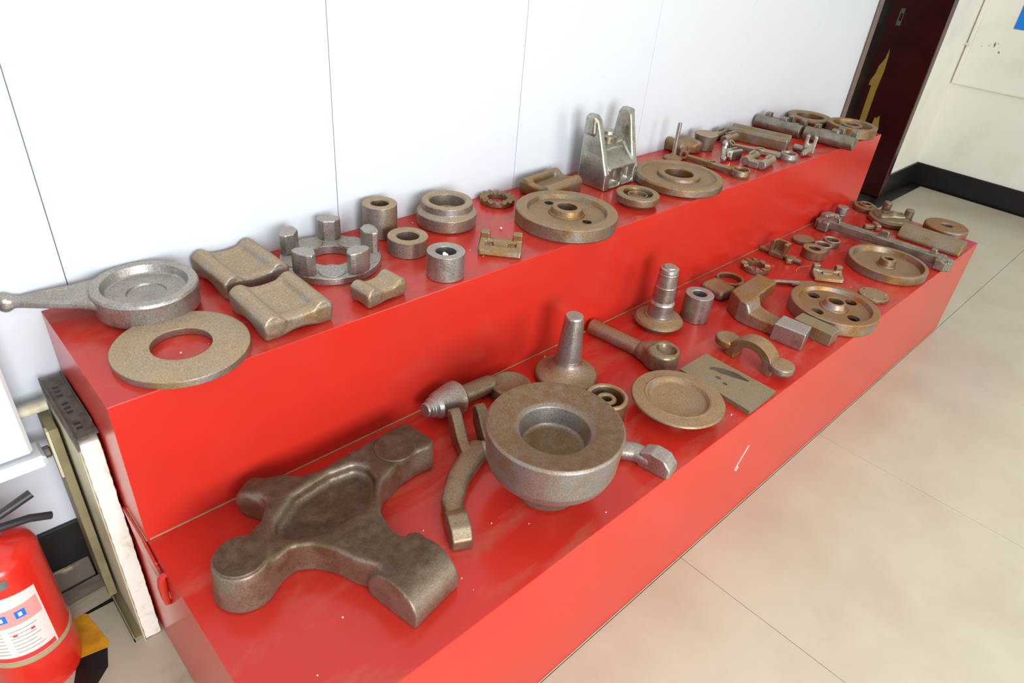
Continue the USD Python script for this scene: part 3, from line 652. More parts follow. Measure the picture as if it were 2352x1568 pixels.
# ================================================================ LOWER STEP
# big four-armed forging
cx, cy = 0.27, -0.58   # the forging's base point
PL = [(.504, -.43), (.518, -.528), (.465, -.521), (.418, -.527), (.37, -.544), (.343, -.57), (.32, -.613), (.314, -.657), (.33, -.72), (.33, -.76), (.26, -.76), (.25, -.70), (.23, -.669), (.214, -.628), (.191, -.596), (.163, -.579), (.124, -.589), (.06, -.57), (.085, -.525), (.15, -.495), (.178, -.46), (.175, -.425), (.205, -.405), (.229, -.412), (.256, -.439), (.3, -.448), (.355, -.441)]
RC = [(.352, -.474), (.366, -.500), (.362, -.530), (.335, -.566), (.295, -.585), (.222, -.588), (.168, -.560), (.155, -.535), (.170, -.512), (.200, -.492), (.222, -.476), (.30, -.466)]
PLr = rpoly([(a - cx - 0.004, b - cy - 0.010) for a, b in PL], 0.018)
RCr = rpoly([(a - cx - 0.004, b - cy - 0.010) for a, b in RC], 0.02)
def f(P):
    b = s_ext(P, PLr, 0.0, 0.072, 0.009)
    b = U(0.010, b, s_cyl(P, (.083 - cx, -.564 - cy, 0), (.083 - cx, -.564 - cy, 0.079), 0.053, 0.006, 0.0455))
    b = U(0.014, b, s_cyl(P, (.158 - cx, -.432 - cy, 0.030), (.200 - cx, -.405 - cy, 0.032), 0.036, 0.012))
    b = U(0.010, b, s_cyl(P, (.242 - cx, -.758 - cy, 0.020), (.348 - cx, -.738 - cy, 0.020), 0.056, 0.004))
    b = U(0.010, b, s_cap(P, (.316 - cx, -.712 - cy, 0.058), (.328 - cx, -.704 - cy, 0.052), 0.021))
    b = S(0.014, b, s_ext(P, RCr, 0.044, 0.12, 0.014))
    return np.maximum(b, 0.0005 - P[:, 2])
cr = thing('four_arm_forging', 'huge dark brown four-armed forging with an oblong hollow', 'forging', (cx + 0.005, cy + 0.004, AL))
part(cr, 'body', net(f, (-0.24, -0.23, 0), (0.26, 0.22, 0.09), 0.0032), 'steel_dark')
b1 = tm(lathe([(0, 0.070), (0.041, 0.070), (0.041, 0.0735), (0.039, 0.0755), (0, 0.0755)], 0.001, 64)); b1.apply_translation((.433 - cx, -.498 - cy, 0)); part(cr, 'round_pad', b1, 'steel_dark')
b2 = tm(lathe([(0, 0.072), (0.043, 0.072), (0.042, 0.0815), (0, 0.0815)], 0.001, 64)); b2.apply_translation((.083 - cx, -.564 - cy, 0)); part(cr, 'round_pad', b2, 'steel_dark')

# shift fork around the heavy hub
sf = thing('shift_fork', 'brown shift fork reaching round the heavy hub, with a forked head', 'fork', (0.60, -0.62, AL))
ox, oy = 0.60, -0.62
def arm(P, pts, r0, r1, zt):
    n = len(pts) - 1; ds = []
    for i in range(n):
        a, b = pts[i], pts[i + 1]
        ds.append(s_cap(P, (a[0] - ox, a[1] - oy, 0.020), (b[0] - ox, b[1] - oy, 0.020), r0 + (r1 - r0) * i / n, r0 + (r1 - r0) * (i + 1) / n))
    return S(0.010, np.maximum(U(0.0, *ds), 0.001 - P[:, 2]), zt - P[:, 2])
def toe(P, c, d, w, l, h):
    u = np.array([math.cos(d), math.sin(d)]); q = P[:, :2] - np.array([c[0] - ox, c[1] - oy]); X = np.c_[q @ u, q @ np.array([-u[1], u[0]]), P[:, 2]]
    return s_ext(X, rpoly([(-l * 0.5, 0), (l * 0.5, 0), (l * 0.5, h * 0.55), (l * 0.25, h * 0.95), (-l * 0.15, h), (-l * 0.5, h * 0.75)], 0.008), -w / 2, w / 2, 0.004, (0, 2, 1))
part(sf, 'arm', net(lambda P: arm(P, [(.600, -.560), (.520, -.597), (.468, -.640), (.448, -.675)], 0.026, 0.020, 0.037), (-0.2, -0.1, 0), (0.04, 0.1, 0.05), 0.0022), 'steel_brown')
part(sf, 'toe', net(lambda P: toe(P, (.434, -.700), math.radians(-116), 0.040, 0.072, 0.048), (-0.23, -0.14, 0), (-0.11, -0.02, 0.052), 0.002), 'steel_brown')
part(sf, 'arm', net(lambda P: arm(P, [(.590, -.560), (.700, -.595), (.800, -.690), (.872, -.775), (.880, -.805)], 0.022, 0.021, 0.037), (-0.06, -0.23, 0), (0.32, 0.1, 0.05), 0.0024), 'steel_gray')
part(sf, 'toe', net(lambda P: toe(P, (.886, -.826), math.radians(-80), 0.042, 0.076, 0.048), (0.24, -0.27, 0), (0.34, -0.13, 0.052), 0.002), 'steel_gray')
dx_, dy_ = .36, .933
for s in (-1, 1):
    def f(P, s=s):
        q = P[:, :2] - np.array([.633 - ox, -.487 - oy]); X = np.c_[q @ np.array([dx_, dy_]), q @ np.array([dy_, -dx_]), P[:, 2]]
        return s_ext(X, rpoly([(-0.105, 0.001), (-0.03, 0.001), (0.006, 0.024), (0.016, 0.066), (0.002, 0.080), (-0.014, 0.076), (-0.060, 0.040), (-0.105, 0.034)], 0.010), s * 0.029 - 0.0125, s * 0.029 + 0.0125, 0.005, (0, 2, 1))
    part(sf, 'fork_ear', net(f, (-0.07 if s < 0 else -0.03, -0.02, 0), (0.06 if s < 0 else 0.10, 0.18, 0.084), 0.0022), 'steel_brown')

# lying shafts: lathe profile along the axis
def lying(prof, a, b, seg=80, r=0.0015):
    """A lathed body whose z axis is laid from a to b."""
    m = tm(lathe(prof, r, seg)); a, b = np.array(a, float), np.array(b, float); u = (b - a) / np.linalg.norm(b - a)
    T_ = trimesh.geometry.align_vectors((0, 0, 1), u); T_[:3, 3] = a; m.apply_transform(T_); return m
cs = thing('conical_shaft', 'silver cone-headed shaft lying against the riser', 'shaft', (0.67, -0.412, AL))
A_, B_ = (-0.098, -0.003, 0.0515), (0.115, 0.006, 0.0265)
part(cs, 'cone_head', lying([(0, 0), (0.014, 0), (0.0165, 0.003), (0.0165, 0.012, 0.003), (0.022, 0.016, 0.004), (0.024, 0.026, 0.004), (0.030, 0.034), (0.0405, 0.084, 0.003), (0.0405, 0.094), (0.037, 0.099), (0, 0.099)], A_, B_), 'steel_gray')
part(cs, 'shank', lying([(0, 0.09), (0.025, 0.09), (0.0225, 0.105, 0.004), (0.0225, 0.20), (0.019, 0.2135), (0, 0.2135)], A_, B_), 'steel_brown')
solo('shallow_cup', 'round brown cup half hidden behind the heavy hub', 'cup', lathe([(0, 0), (0.046, 0), (0.052, 0.006), (0.050, 0.032, 0.004), (0.044, 0.036, 0.004), (0.02, 0.026, 0.02), (0, 0.024)], 0.002, 80), 'steel_brown', (0.812, -0.440, AL))
sv = thing('stemmed_disc', 'tall tapered stem rising from a wide brown disc foot', 'forging', (0.972, -0.476, AL))
part(sv, 'foot', lathe([(0, 0), (0.074, 0), (0.080, 0.006), (0.080, 0.016, 0.004), (0.076, 0.021, 0.004), (0.052, 0.034, 0.03), (0.036, 0.052, 0.02), (0.033, 0.066), (0, 0.066)], 0.002, 112), 'steel_rust')
part(sv, 'stem', lathe([(0, 0.05), (0.0345, 0.052), (0.0325, 0.07), (0.0228, 0.180, 0.002), (0.021, 0.185), (0, 0.185)], 0.001, 80), 'steel_gray')
pc = thing('cup_pulley', 'dark brown deep-grooved pulley behind the heavy hub', 'pulley', (0.940, -0.632, AL))
part(pc, 'rim', lathe([(0.036, 0), (0.048, 0), (0.050, 0.004), (0.051, 0.050), (0.048, 0.054), (0.042, 0.054), (0.039, 0.050), (0.037, 0.012)], 0.0015, 96), 'steel_rust')
part(pc, 'hub', lathe([(0.0115, 0.0), (0.038, 0.0), (0.038, 0.012), (0.026, 0.014, 0.004), (0.024, 0.044), (0.021, 0.047), (0.0135, 0.047), (0.0115, 0.044)], 0.0015, 72), 'steel_rust')
hh = thing('heavy_hub', 'big heavy hub with a dished rusty top and deep bore, nearest the middle', 'hub', (0.652, -0.720, AL))
part(hh, 'drum', lathe([(0, 0.074), (0.111, 0.074), (0.123, 0.081, 0.006), (0.130, 0.10, 0.01), (0.1355, 0.172, 0.004), (0.131, 0.178, 0.003), (0.118, 0.176, 0.008), (0.078, 0.167, 0.012), (0.070, 0.160, 0.006), (0.062, 0.118, 0.012), (0, 0.112)], 0.003, 176), 'steel_hub')
part(hh, 'stub_foot', lathe([(0, 0), (0.058, 0), (0.065, 0.006), (0.067, 0.064), (0.074, 0.075, 0.004), (0, 0.076)], 0.002, 112), 'steel_brown')
ds = thing('rimmed_dish', 'brown round dish with a wide rim beside the steel plate', 'dish', (1.082, -0.736, AL))
part(ds, 'dish', lathe([(0, 0.026), (0.060, 0.024), (0.090, 0.034, 0.02), (0.110, 0.040), (0.113, 0.043), (0.110, 0.048, 0.003), (0.082, 0.050, 0.003), (0.079, 0.0515, 0.001), (0.074, 0.050, 0.004), (0.066, 0.040, 0.008), (0, 0.038)], 0.002, 144), 'steel_rust')
part(ds, 'foot', lathe([(0, 0), (0.038, 0), (0.042, 0.004), (0.048, 0.028), (0, 0.028)], 0.002, 72), 'steel_rust')
mp = [(-0.0675, -0.105), (0.0655, -0.105), (0.0655, 0.107), (-0.0575, 0.107)]
sp_ = thing('steel_plate', 'flat rectangular olive-grey steel plate with an oil stain', 'plate', (1.289, -0.752, AL))
part(sp_, 'slab', extr(mp, 0, 0.0135, 0.0008), 'steel_olive', smooth=False)
plain('oil_stain', srgb(78, 64, 44), 0.25, var=0.3, vscale=40.0)
part(sp_, 'oil_stain', extr(rpoly([(0.028, 0.052), (0.040, 0.035), (0.050, 0.000), (0.047, -0.040), (0.040, -0.036), (0.028, -0.006), (0.022, 0.010), (0.014, 0.030), (0.016, 0.044), (0.006, 0.058), (0.016, 0.062)], 0.006), 0.0134, 0.0138), 'oil_stain', smooth=False, label='dark oil stain')
ey = thing('eye_bolt', 'rusty eye rod lying down with a dimpled round head', 'bolt', (1.20, -0.47, AL))
part(ey, 'rod', lying([(0, 0), (0.019, 0), (0.0215, 0.003), (0.0215, 0.175), (0, 0.175)], (-0.012, 0.100, 0.0225), (0.012, -0.11, 0.0225)), 'steel_orange')
def f(P):
    c = np.array([0.016, -0.122, 0.0])
    b = s_cyl(P, c + (0, 0, 0.001), c + (0, 0, 0.058), 0.046, 0.012)
    b = U(0.012, b, s_cap(P, (0.006, -0.075, 0.024), c + (0, 0, 0.026), 0.027, 0.034))
    b = S(0.006, b, s_cap(P, c + (0.004, -0.008, 0.062), c + (0.004, -0.008, 0.080), 0.027))
    b = S(0.005, b, s_box(P, c + (0.0, 0.052, 0.066), (0.12, 0.05, 0.028), 0.006))
    return b
part(ey, 'eye_head', net(f, (-0.05, -0.18, 0), (0.075, -0.05, 0.066), 0.0024), 'steel_brown')
st = thing('stepped_spindle', 'tall stepped spindle standing on a disc flange near the riser', 'spindle', (1.388, -0.458, AL))
part(st, 'flange', lathe([(0, 0), (0.050, 0), (0.068, 0.010, 0.004), (0.0725, 0.018, 0.003), (0.066, 0.026, 0.004), (0.044, 0.032, 0.003), (0.042, 0.035), (0, 0.035)], 0.0015, 112), 'steel_rust')
part(st, 'spindle', lathe([(0, 0.03), (0.037, 0.032), (0.0355, 0.040, 0.003), (0.0345, 0.072), (0.0365, 0.075), (0.0345, 0.080), (0.0315, 0.084), (0.030, 0.126), (0.0305, 0.128), (0.029, 0.131), (0.027, 0.166), (0.0275, 0.168), (0.026, 0.171), (0.027, 0.174), (0.0255, 0.184), (0.019, 0.186), (0.0175, 0.190), (0, 0.190)], 0.0008, 80), 'steel_gray')
sleeve('steel_sleeve', 'tall silver sleeve beside the stepped spindle on the lower step', 1.512, -0.502, AL, 0.042, 0.084, 0.0205, 'steel_gray')
solo('rounded_block', 'brown rounded block leaning under the thin ring', 'pad forging', net(lambda P: S(0.01, s_box(P, (0, 0, 0.0185), (0.082, 0.092, 0.037), 0.017), s_cyl(P, (-0.1, 0, 0.115), (0.1, 0, 0.115), 0.080, 0.001)), (-0.045, -0.05, 0), (0.045, 0.05, 0.04), 0.002), 'steel_rust', (1.702, -0.460, AL), -4)
solo('thin_ring', 'thin brown ring behind the rounded block', 'ring', lathe([(0.036, 0), (0.045, 0), (0.046, 0.002), (0.046, 0.014), (0.044, 0.017), (0.038, 0.017), (0.036, 0.014)], 0.001, 96), 'steel_rust', (1.812, -0.440, AL))
solo('scalloped_ring', 'brown ring with scalloped square teeth on the lower step', 'ring gear', toothed(10, 0.049, 0.030, 0.015, 0.0045, False), 'steel_rust', (1.980, -0.440, AL))
# crank
kx, ky = 1.68, -0.64
ck = thing('crank_throw', 'angular rusty crank piece with a silver block end', 'crank', (kx, ky, AL))
def f(P):
    Q = P + np.array([kx, ky, 0])
    b = s_ext(Q, rpoly([(1.640, -.535), (1.815, -.525), (1.818, -.592), (1.680, -.603), (1.672, -.640), (1.668, -.720), (1.618, -.720), (1.602, -.62), (1.606, -.585)], [0.003, 0.006, 0.006, 0.02, 0.01, 0, 0, 0.01, 0.006]), 0.0, 0.070, 0.006)
    cut = s_ext(Q, [(-.66, 0.041), (-.625, 0.046), (-.598, 0.09), (-.9, 0.09), (-.9, 0.041)], 1.5, 1.9, 0.002, (1, 2, 0))
    b = S(0.01, b, cut)
    und = s_box(Q, (1.80, -.56, -0.002), (0.17, 0.2, 0.044), 0.01)
    return S(0.01, b, und)
part(ck, 'web', net(f, (-0.09, -0.085, 0), (0.14, 0.12, 0.074), 0.0024), 'steel_orange')
part(ck, 'block_end', net(lambda P: s_ext(P, [(-0.086, -0.068), (-0.018, -0.060), (-0.010, -0.146), (-0.072, -0.158)], 0.0, 0.056, 0.005), (-0.09, -0.162, 0), (-0.005, -0.055, 0.06), 0.0022), 'steel_gray', label='silver block end')
# strap
sr = thing('arched_strap', 'brown arched strap with a flat round pad at each end', 'strap', (1.440, -0.738, AL), 90)
for s in (-1, 1):
    q = net(lambda P: s_cyl(P, (s * 0.082, 0.0, 0.019), (s * 0.082, 0.0, 0.041), 0.034, 0.006), (s * 0.082 - 0.036, -0.036, 0.015), (s * 0.082 + 0.036, 0.036, 0.045), 0.002)
    part(sr, 'pad', q, 'steel_rust')
def f(P):
    R_ = np.hypot(P[:, 0] / 1.12, P[:, 2] - 0.012)
    b = np.maximum(np.abs(R_ - 0.050) - 0.0115, np.abs(P[:, 1]) - 0.025)
    b = np.maximum(b, 0.0005 - P[:, 2])
    for s in (-1, 1):
        b = U(0.006, b, s_box(P, (s * 0.0575, 0.0, 0.016), (0.024, 0.046, 0.03), 0.004))
    return b
part(sr, 'arch', net(f, (-0.078, -0.028, 0), (0.078, 0.028, 0.08), 0.002), 'steel_rust')
solo('bar_block', 'small rectangular grey steel bar beside the four-hole wheel', 'block', bx(-0.0275, 0.0275, -0.059, 0.059, 0, 0.040, 0.0015), 'steel_olive', (1.7285, -0.778, AL), 1, smooth=False)
wheel('four_hole_wheel', 'large rusty wheel with raised hub and four oval holes at the lower edge', 1.897, -0.755, AL, 0.133, 0.107, 0.042, 0.029, 0.012, 0.030, 0.050, 0.0225, 'steel_orange', [(77, 0.077), (166, 0.077), (255, 0.074), (344, 0.078)], 0.0185, hub_flare=0.016)
lv = thing('thin_lever', 'thin dark lever rod with a flat tip behind the four-hole wheel', 'lever', (1.965, -0.585, AL))
part(lv, 'rod', tube([(-0.125, 0.100, 0.009), (-0.06, 0.066, 0.009), (-0.02, 0.040, 0.009), (0.03, -0.008, 0.009)], [0.006, 0.0065, 0.007, 0.008], 14), 'steel_gray')
part(lv, 'flat_tip', net(lambda P: s_ext(P, rpoly([(0.01, 0.022), (0.055, -0.012), (0.082, -0.030), (0.085, -0.048), (0.064, -0.052), (0.03, -0.030), (0.0, -0.002)], 0.012), 0.002, 0.013, 0.003), (-0.005, -0.06, 0), (0.095, 0.03, 0.016), 0.002), 'steel_rust')
solo('slotted_clip', 'small brown slotted clip bracket with two end tabs on the lower step', 'bracket', cl, 'steel_rust', (2.132, -0.628, AL), -47)
wheel('hub_wheel', 'large brown dished wheel with a small raised hub beside the long axle beam', 2.404, -0.723, AL, 0.135, 0.118, 0.034, 0.014, 0.009, 0.027, 0.042, 0.0145, 'steel_rust', hub_flare=0.008)
cvp = thing('cover_plate', 'small round cover plate with bolt holes between the two big wheels', 'cover', (2.136, -0.790, AL))
m = lathe([(0, 0), (0.046, 0), (0.048, 0.003), (0.048, 0.011), (0.046, 0.0135), (0, 0.0135)], 0.0012, 96)
for k in range(6):
    a = math.radians(20 + 60 * k); m = m - cylm(0.038 * math.cos(a), 0.038 * math.sin(a), 0.0035, 0.008, 0.02, 20)
    a += math.radians(30); m = m - cylm(0.05 * math.cos(a), 0.05 * math.sin(a), 0.008, -0.01, 0.006, 24)
part(cvp, 'plate', m, 'steel_rust')
for k in (0, 2, 3, 5):
    a = math.radians(20 + 60 * k); q = tm(lathe([(0.0028, 0.008), (0.0055, 0.0125), (0.005, 0.015), (0.0028, 0.015)], 0.0004, 20)); q.apply_translation((0.038 * math.cos(a), 0.038 * math.sin(a), 0)); part(cvp, 'hole_collar', q, 'steel_gray')
# U-joint fork
uj = thing('pivot_fork', 'small brown U-shaped pivot fork on a thin pin near the riser', 'fork', (2.150, -0.436, AL), -86)
part(uj, 'cradle', net(lambda P: S(0.003, s_ext(P, [(-0.032, 0.001), (0.026, 0.001), (0.024, 0.020), (0.030, 0.058), (0.012, 0.060), (-0.026, 0.060), (-0.034, 0.05)], -0.018, 0.018, 0.003, (0, 2, 1)), s_box(P, (-0.002, -0.006, 0.05), (0.034, 0.03, 0.064), 0.003)), (-0.036, -0.02, 0), (0.034, 0.02, 0.064), 0.0018), 'steel_rust')
part(uj, 'pin', tube([(-0.070, 0, 0.0095), (0.085, 0, 0.0095)], 0.009, 20), 'steel_rust')
part(uj, 'tongue', net(lambda P: s_ext(P, rpoly([(0.042, 0.014), (0.060, 0.012), (0.062, -0.028), (0.046, -0.040), (0.036, -0.028)], 0.006), 0.001, 0.020, 0.003), (0.03, -0.045, 0), (0.068, 0.02, 0.022), 0.0018), 'steel_orange')
sleeve('steel_sleeve', 'short brown sleeve in front of the pair of small rings', 2.263, -0.512, AL, 0.041, 0.035, 0.0205, 'steel_rust')
for (label, x, y) in (('small thin-walled ring farther from the short sleeve, touching its twin', 2.428, -0.506), ('small thin-walled ring directly behind the short sleeve', 2.352, -0.506)):
    solo('small_ring', label, 'ring', lathe([(0.024, 0), (0.030, 0), (0.031, 0.002), (0.031, 0.023), (0.029, 0.025), (0.026, 0.025), (0.0235, 0.021)], 0.0008, 72), 'steel_dusty', (x, y, AL))
solo('oval_plate', 'flat rusty oval disc behind the two small rings', 'disc', tm(lathe([(0, 0), (0.038, 0), (0.040, 0.003), (0.039, 0.012), (0.036, 0.014), (0, 0.014)], 0.002, 64)).apply_transform(np.diag([1.12, 0.92, 1, 1])), 'steel_rust', (2.365, -0.425, AL), -30)
# long axle beam
ab = math.degrees(math.atan2(-0.47, 0.04))
bm = thing('axle_beam', 'long grey axle beam with forked ends and a centre lug', 'axle', (2.578, -0.632, AL), ab)
part(bm, 'beam', net(lambda P: S(0.004, U(0.008, s_box(P, (0, 0, 0.030), (0.42, 0.038, 0.034), 0.006)), s_box(P, (-0.10, -0.004, 0.050), (0.16, 0.018, 0.016), 0.004), s_box(P, (0.10, -0.004, 0.050), (0.15, 0.018, 0.016), 0.004)), (-0.22, -0.026, 0), (0.22, 0.026, 0.055), 0.0026), 'steel_mill')
part(bm, 'lug', net(lambda P: s_ext(P, [(-0.024, 0.02), (0.022, 0.02), (0.014, 0.068), (-0.014, 0.068)], 0.0, 0.018, 0.003, (0, 2, 1)), (-0.028, -0.004, 0.015), (0.028, 0.022, 0.072), 0.002), 'steel_mill')
for s in (-1, 1):
    part(bm, 'forked_head', net(lambda P: S(0.004, U(0.006, s_box(P, (s * 0.216, 0, 0.022), (0.044, 0.076, 0.042), 0.007), s_box(P, (s * 0.240, 0.0, 0.020), (0.022, 0.050, 0.038), 0.006)), s_cyl(P, (s * 0.228, -0.06, 0.046), (s * 0.228, -0.012, 0.046), 0.010, 0.001), s_cyl(P, (s * 0.228, 0.012, 0.046), (s * 0.228, 0.06, 0.046), 0.010, 0.001)), (s * 0.222 - 0.035, -0.042, 0), (s * 0.222 + 0.035, 0.042, 0.05), 0.0022), 'steel_mill')
    part(bm, 'lug', net(lambda P: s_ext(P, [(s * 0.176 - 0.020, 0.025), (s * 0.176 + 0.020, 0.025), (s * 0.178 + 0.008, 0.062), (s * 0.178 - 0.008, 0.062)], -0.004, 0.016, 0.003, (0, 2, 1)), (s * 0.176 - 0.024, -0.008, 0.02), (s * 0.176 + 0.024, 0.02, 0.066), 0.002), 'steel_mill')
tp = thing('tappet', 'small two-stage cylinder standing at the far left of the lower step', 'tappet', (2.728, -0.404, AL))
part(tp, 'cup', lathe([(0, 0.026), (0.022, 0.026), (0.0235, 0.028), (0.0235, 0.053), (0.0215, 0.055), (0, 0.055)], 0.001, 56), 'steel_gray')
part(tp, 'base', lathe([(0, 0), (0.018, 0), (0.0195, 0.002), (0.0225, 0.024), (0.021, 0.0265), (0, 0.0265)], 0.001, 56), 'steel_gray')
solo('stub_casting', 'dark stub casting tucked behind the near end of the axle beam', 'casting', net(lambda P: U(0.008, s_box(P, (-0.012, 0, 0.022), (0.055, 0.036, 0.044), 0.010), s_cap(P, (0.01, 0.0, 0.024), (0.036, -0.004, 0.022), 0.015), s_cap(P, (-0.03, 0, 0.016), (-0.052, 0.002, 0.014), 0.013)), (-0.07, -0.02, 0), (0.055, 0.02, 0.048), 0.0022), 'steel_gray', (2.642, -0.392, AL), -18)
pr_ = thing('ring_hub', 'brown ring hub in the far corner against the riser', 'ring', (2.944, -0.420, AL))
part(pr_, 'flange', lathe([(0.020, 0), (0.047, 0), (0.049, 0.003), (0.049, 0.017), (0.046, 0.020), (0.020, 0.020)], 0.0015, 80), 'steel_rust')
part(pr_, 'collar', lathe([(0.0185, 0.001), (0.030, 0.001), (0.029, 0.026), (0.027, 0.029), (0.021, 0.029), (0.0185, 0.026)], 0.001, 64), 'steel_rust')
hf = thing('studded_flange', 'dark round flange with two upright studs at the far end', 'flange', (2.894, -0.548, AL))
part(hf, 'disc', lathe([(0, 0), (0.080, 0), (0.088, 0.004), (0.088, 0.019), (0.085, 0.022), (0.071, 0.023, 0.002), (0.068, 0.029, 0.003), (0.050, 0.032, 0.01), (0.030, 0.028, 0.01), (0, 0.030)], 0.002, 112), 'steel_brown')
part(hf, 'cross_web', net(lambda P: U(0.012, s_cap(P, (-0.05, 0.02, 0.028), (0.02, -0.04, 0.030), 0.013), s_cap(P, (0.0, 0.03, 0.028), (0.045, -0.02, 0.028), 0.012), s_cap(P, (-0.02, 0.0, 0.030), (-0.01, -0.005, 0.04), 0.014)), (-0.07, -0.06, 0.01), (0.065, 0.05, 0.06), 0.0025), 'steel_brown')
for (sx, sy) in ((0.040, 0.042), (0.030, -0.052)):
    q = tm(lathe([(0, 0.02), (0.0185, 0.02), (0.0175, 0.064), (0.014, 0.068), (0, 0.068)], 0.001, 8)); q.apply_translation((sx, sy, 0)); part(hf, 'stud', q, 'steel_brown', smooth=20)
solo('tee_fitting', 'tiny rusty T-shaped piece between the axle beam and the studded flange', 'fitting', net(lambda P: U(0.004, s_box(P, (0.012, 0, 0.013), (0.024, 0.046, 0.026), 0.006), s_box(P, (-0.016, 0, 0.009), (0.045, 0.020, 0.018), 0.004)), (-0.042, -0.026, 0), (0.027, 0.026, 0.028), 0.002), 'steel_rust', (2.748, -0.536, AL), -42)
solo('half_round_bar', 'long olive half-round bar at the far end of the lower step', 'bar', net(lambda P: S(0.004, s_ext(P, rpoly([(-0.052, 0), (0.052, 0), (0.054, 0.012), (0.040, 0.038), (0.016, 0.048), (-0.016, 0.048), (-0.040, 0.038), (-0.054, 0.012)], 0.012), -0.115, 0.115, 0.004, (1, 2, 0)), s_box(P, (0.0, 0.0, 0.052), (0.3, 0.02, 0.010), 0.003)), (-0.118, -0.056, 0), (0.118, 0.056, 0.052), 0.0026), 'steel_olive', (2.806, -0.742, AL), -86)
solo('thick_ring', 'thick rusty ring overhanging the far right corner of the lower step', 'ring', lathe([(0.0225, 0), (0.076, 0), (0.081, 0.004), (0.082, 0.036, 0.003), (0.078, 0.041, 0.003), (0.055, 0.0415, 0.0008), (0.054, 0.0405, 0.0005), (0.053, 0.0415, 0.0008), (0.025, 0.0415), (0.0225, 0.038)], 0.0015, 112), 'steel_orange', (2.966, -0.739, AL))

solo('straw_fibre', 'thin pale straw fibre curling on the red shelf beside the slotted clip', 'fibre', tube([(2.088, -0.541, HL + 0.0010), (2.100, -0.534, HL + 0.0014), (2.124, -0.530, HL + 0.002), (2.152, -0.535, HL + 0.002), (2.176, -0.547, HL + 0.0010)], 0.0006, 6), 'pipe_cream')
part(sp_, 'oil_stain', extr(rpoly([(-0.006, 0.030), (-0.002, 0.020), (-0.008, 0.010), (-0.014, 0.018), (-0.012, 0.028)], 0.003), 0.0134, 0.0138), 'oil_stain', smooth=False, label='dark oil stain')
part(sp_, 'oil_stain', extr(rpoly([(-0.016, 0.004), (-0.012, -0.008), (-0.020, -0.014), (-0.022, -0.002)], 0.003), 0.0134, 0.0138), 'oil_stain', smooth=False, label='dark oil stain')

# ================================================================ left end: radiator, boards, extinguisher
ra = thing('radiator', 'white wall radiator at the left edge of the picture', 'radiator')
part(ra, 'panel', bx(-0.60, -0.093, -0.090, -0.030, 0.47, 1.02, 0.006), 'white_enamel', smooth=False)
part(ra, 'header', bx(-0.60, -0.078, -0.100, -0.040, 0.436, 0.464, 0.006), 'white_enamel', smooth=False)
part(ra, 'end_plug', lying([(0, 0), (0.012, 0), (0.012, 0.010), (0.008, 0.012), (0, 0.012)], (-0.078, -0.07, 0.45), (-0.06, -0.07, 0.45), 12), 'channel_dirty', smooth=False)
for xb in (-0.5, -0.2): part(ra, 'wall_bracket', bx(xb, xb + 0.04, -0.03, 0, 0.55, 0.6), 'white_enamel', smooth=False)
solo('heating_pipe', 'cream heating pipe running from the radiator behind the leaning board', 'pipe', tube([(-0.13, -0.045, 0.536), (-0.09, -0.045, 0.537), (-0.045, -0.045, 0.538)], 0.011, 20), 'pipe_cream')
sw = thing('sandwich_panel', 'cream sandwich board with torn white foam edge leaning on the bench end', 'board')
part(sw, 'face_sheet', bx(-0.0405, -0.0385, -0.235, -0.02, 0.0, 0.575), 'board_cream', smooth=False)
rng = np.random.default_rng(4)
def f(P):
    b = s_box(P, (-0.0215, -0.1275, 0.281), (0.0335, 0.211, 0.56), 0.003)
    return b + 0.004 * (meshkit.fbm(P * 70, 3) - 0.5) * (P[:, 1] < -0.2)
part(sw, 'foam_core', net(f, (-0.0395, -0.24, 0), (-0.003, -0.02, 0.562), 0.0045), 'foam_white', label='torn white foam core')
part(sw, 'channel', cat_(bx(-0.042, -0.0385, -0.236, -0.02, 0.55, 0.582), bx(-0.042, -0.003, -0.232, -0.02, 0.572, 0.576), bx(-0.0055, -0.003, -0.2, -0.02, 0.55, 0.583)), 'channel_dirty', smooth=False, label='dirty metal channel along the top')
for k, y in enumerate((-0.06, -0.075, -0.09, -0.12, -0.135, -0.15, -0.19, -0.205)):
    part(sw, 'slot', bx(-0.030, -0.020, y - 0.003, y + 0.003, 0.5755, 0.5768), 'black_paint', smooth=False)
part(sw, 'channel', cat_(bx(-0.058, -0.0405, -0.225, 0.0, 0.0, 0.012), bx(-0.058, -0.056, -0.225, 0.0, 0.0, 0.03)), 'board_olive', smooth=False, label='olive channel along the floor')
tb = thing('thin_board', 'thin olive-brown board standing behind the sandwich board by the wall', 'board')
part(tb, 'sheet', bx(-0.062, -0.046, -0.10, -0.012, 0.03, 0.515, 0.001), 'board_olive', smooth=False)
part(tb, 'cream_edge', bx(-0.066, -0.062, -0.10, -0.085, 0.40, 0.515), 'board_cream', smooth=False, label='cream edge strip')
solo('wood_plank', 'grey square-cut plank lying in front of the dark one beside the extinguisher', 'plank', bx(-0.15, 0.15, -0.022, 0.022, 0, 0.046, 0.0015), 'wood_gray', (-0.205, -0.070, 0.0005), 5, smooth=False)
solo('wood_plank', 'dark splintered plank tilted against the black baseboard', 'plank', bx(-0.14, 0.14, -0.006, 0.006, 0, 0.088, 0.002).apply_transform(trimesh.transformations.rotation_matrix(math.radians(-20), (1, 0, 0))), 'wood_dark', (-0.205, -0.044, 0.004), 3, smooth=False)

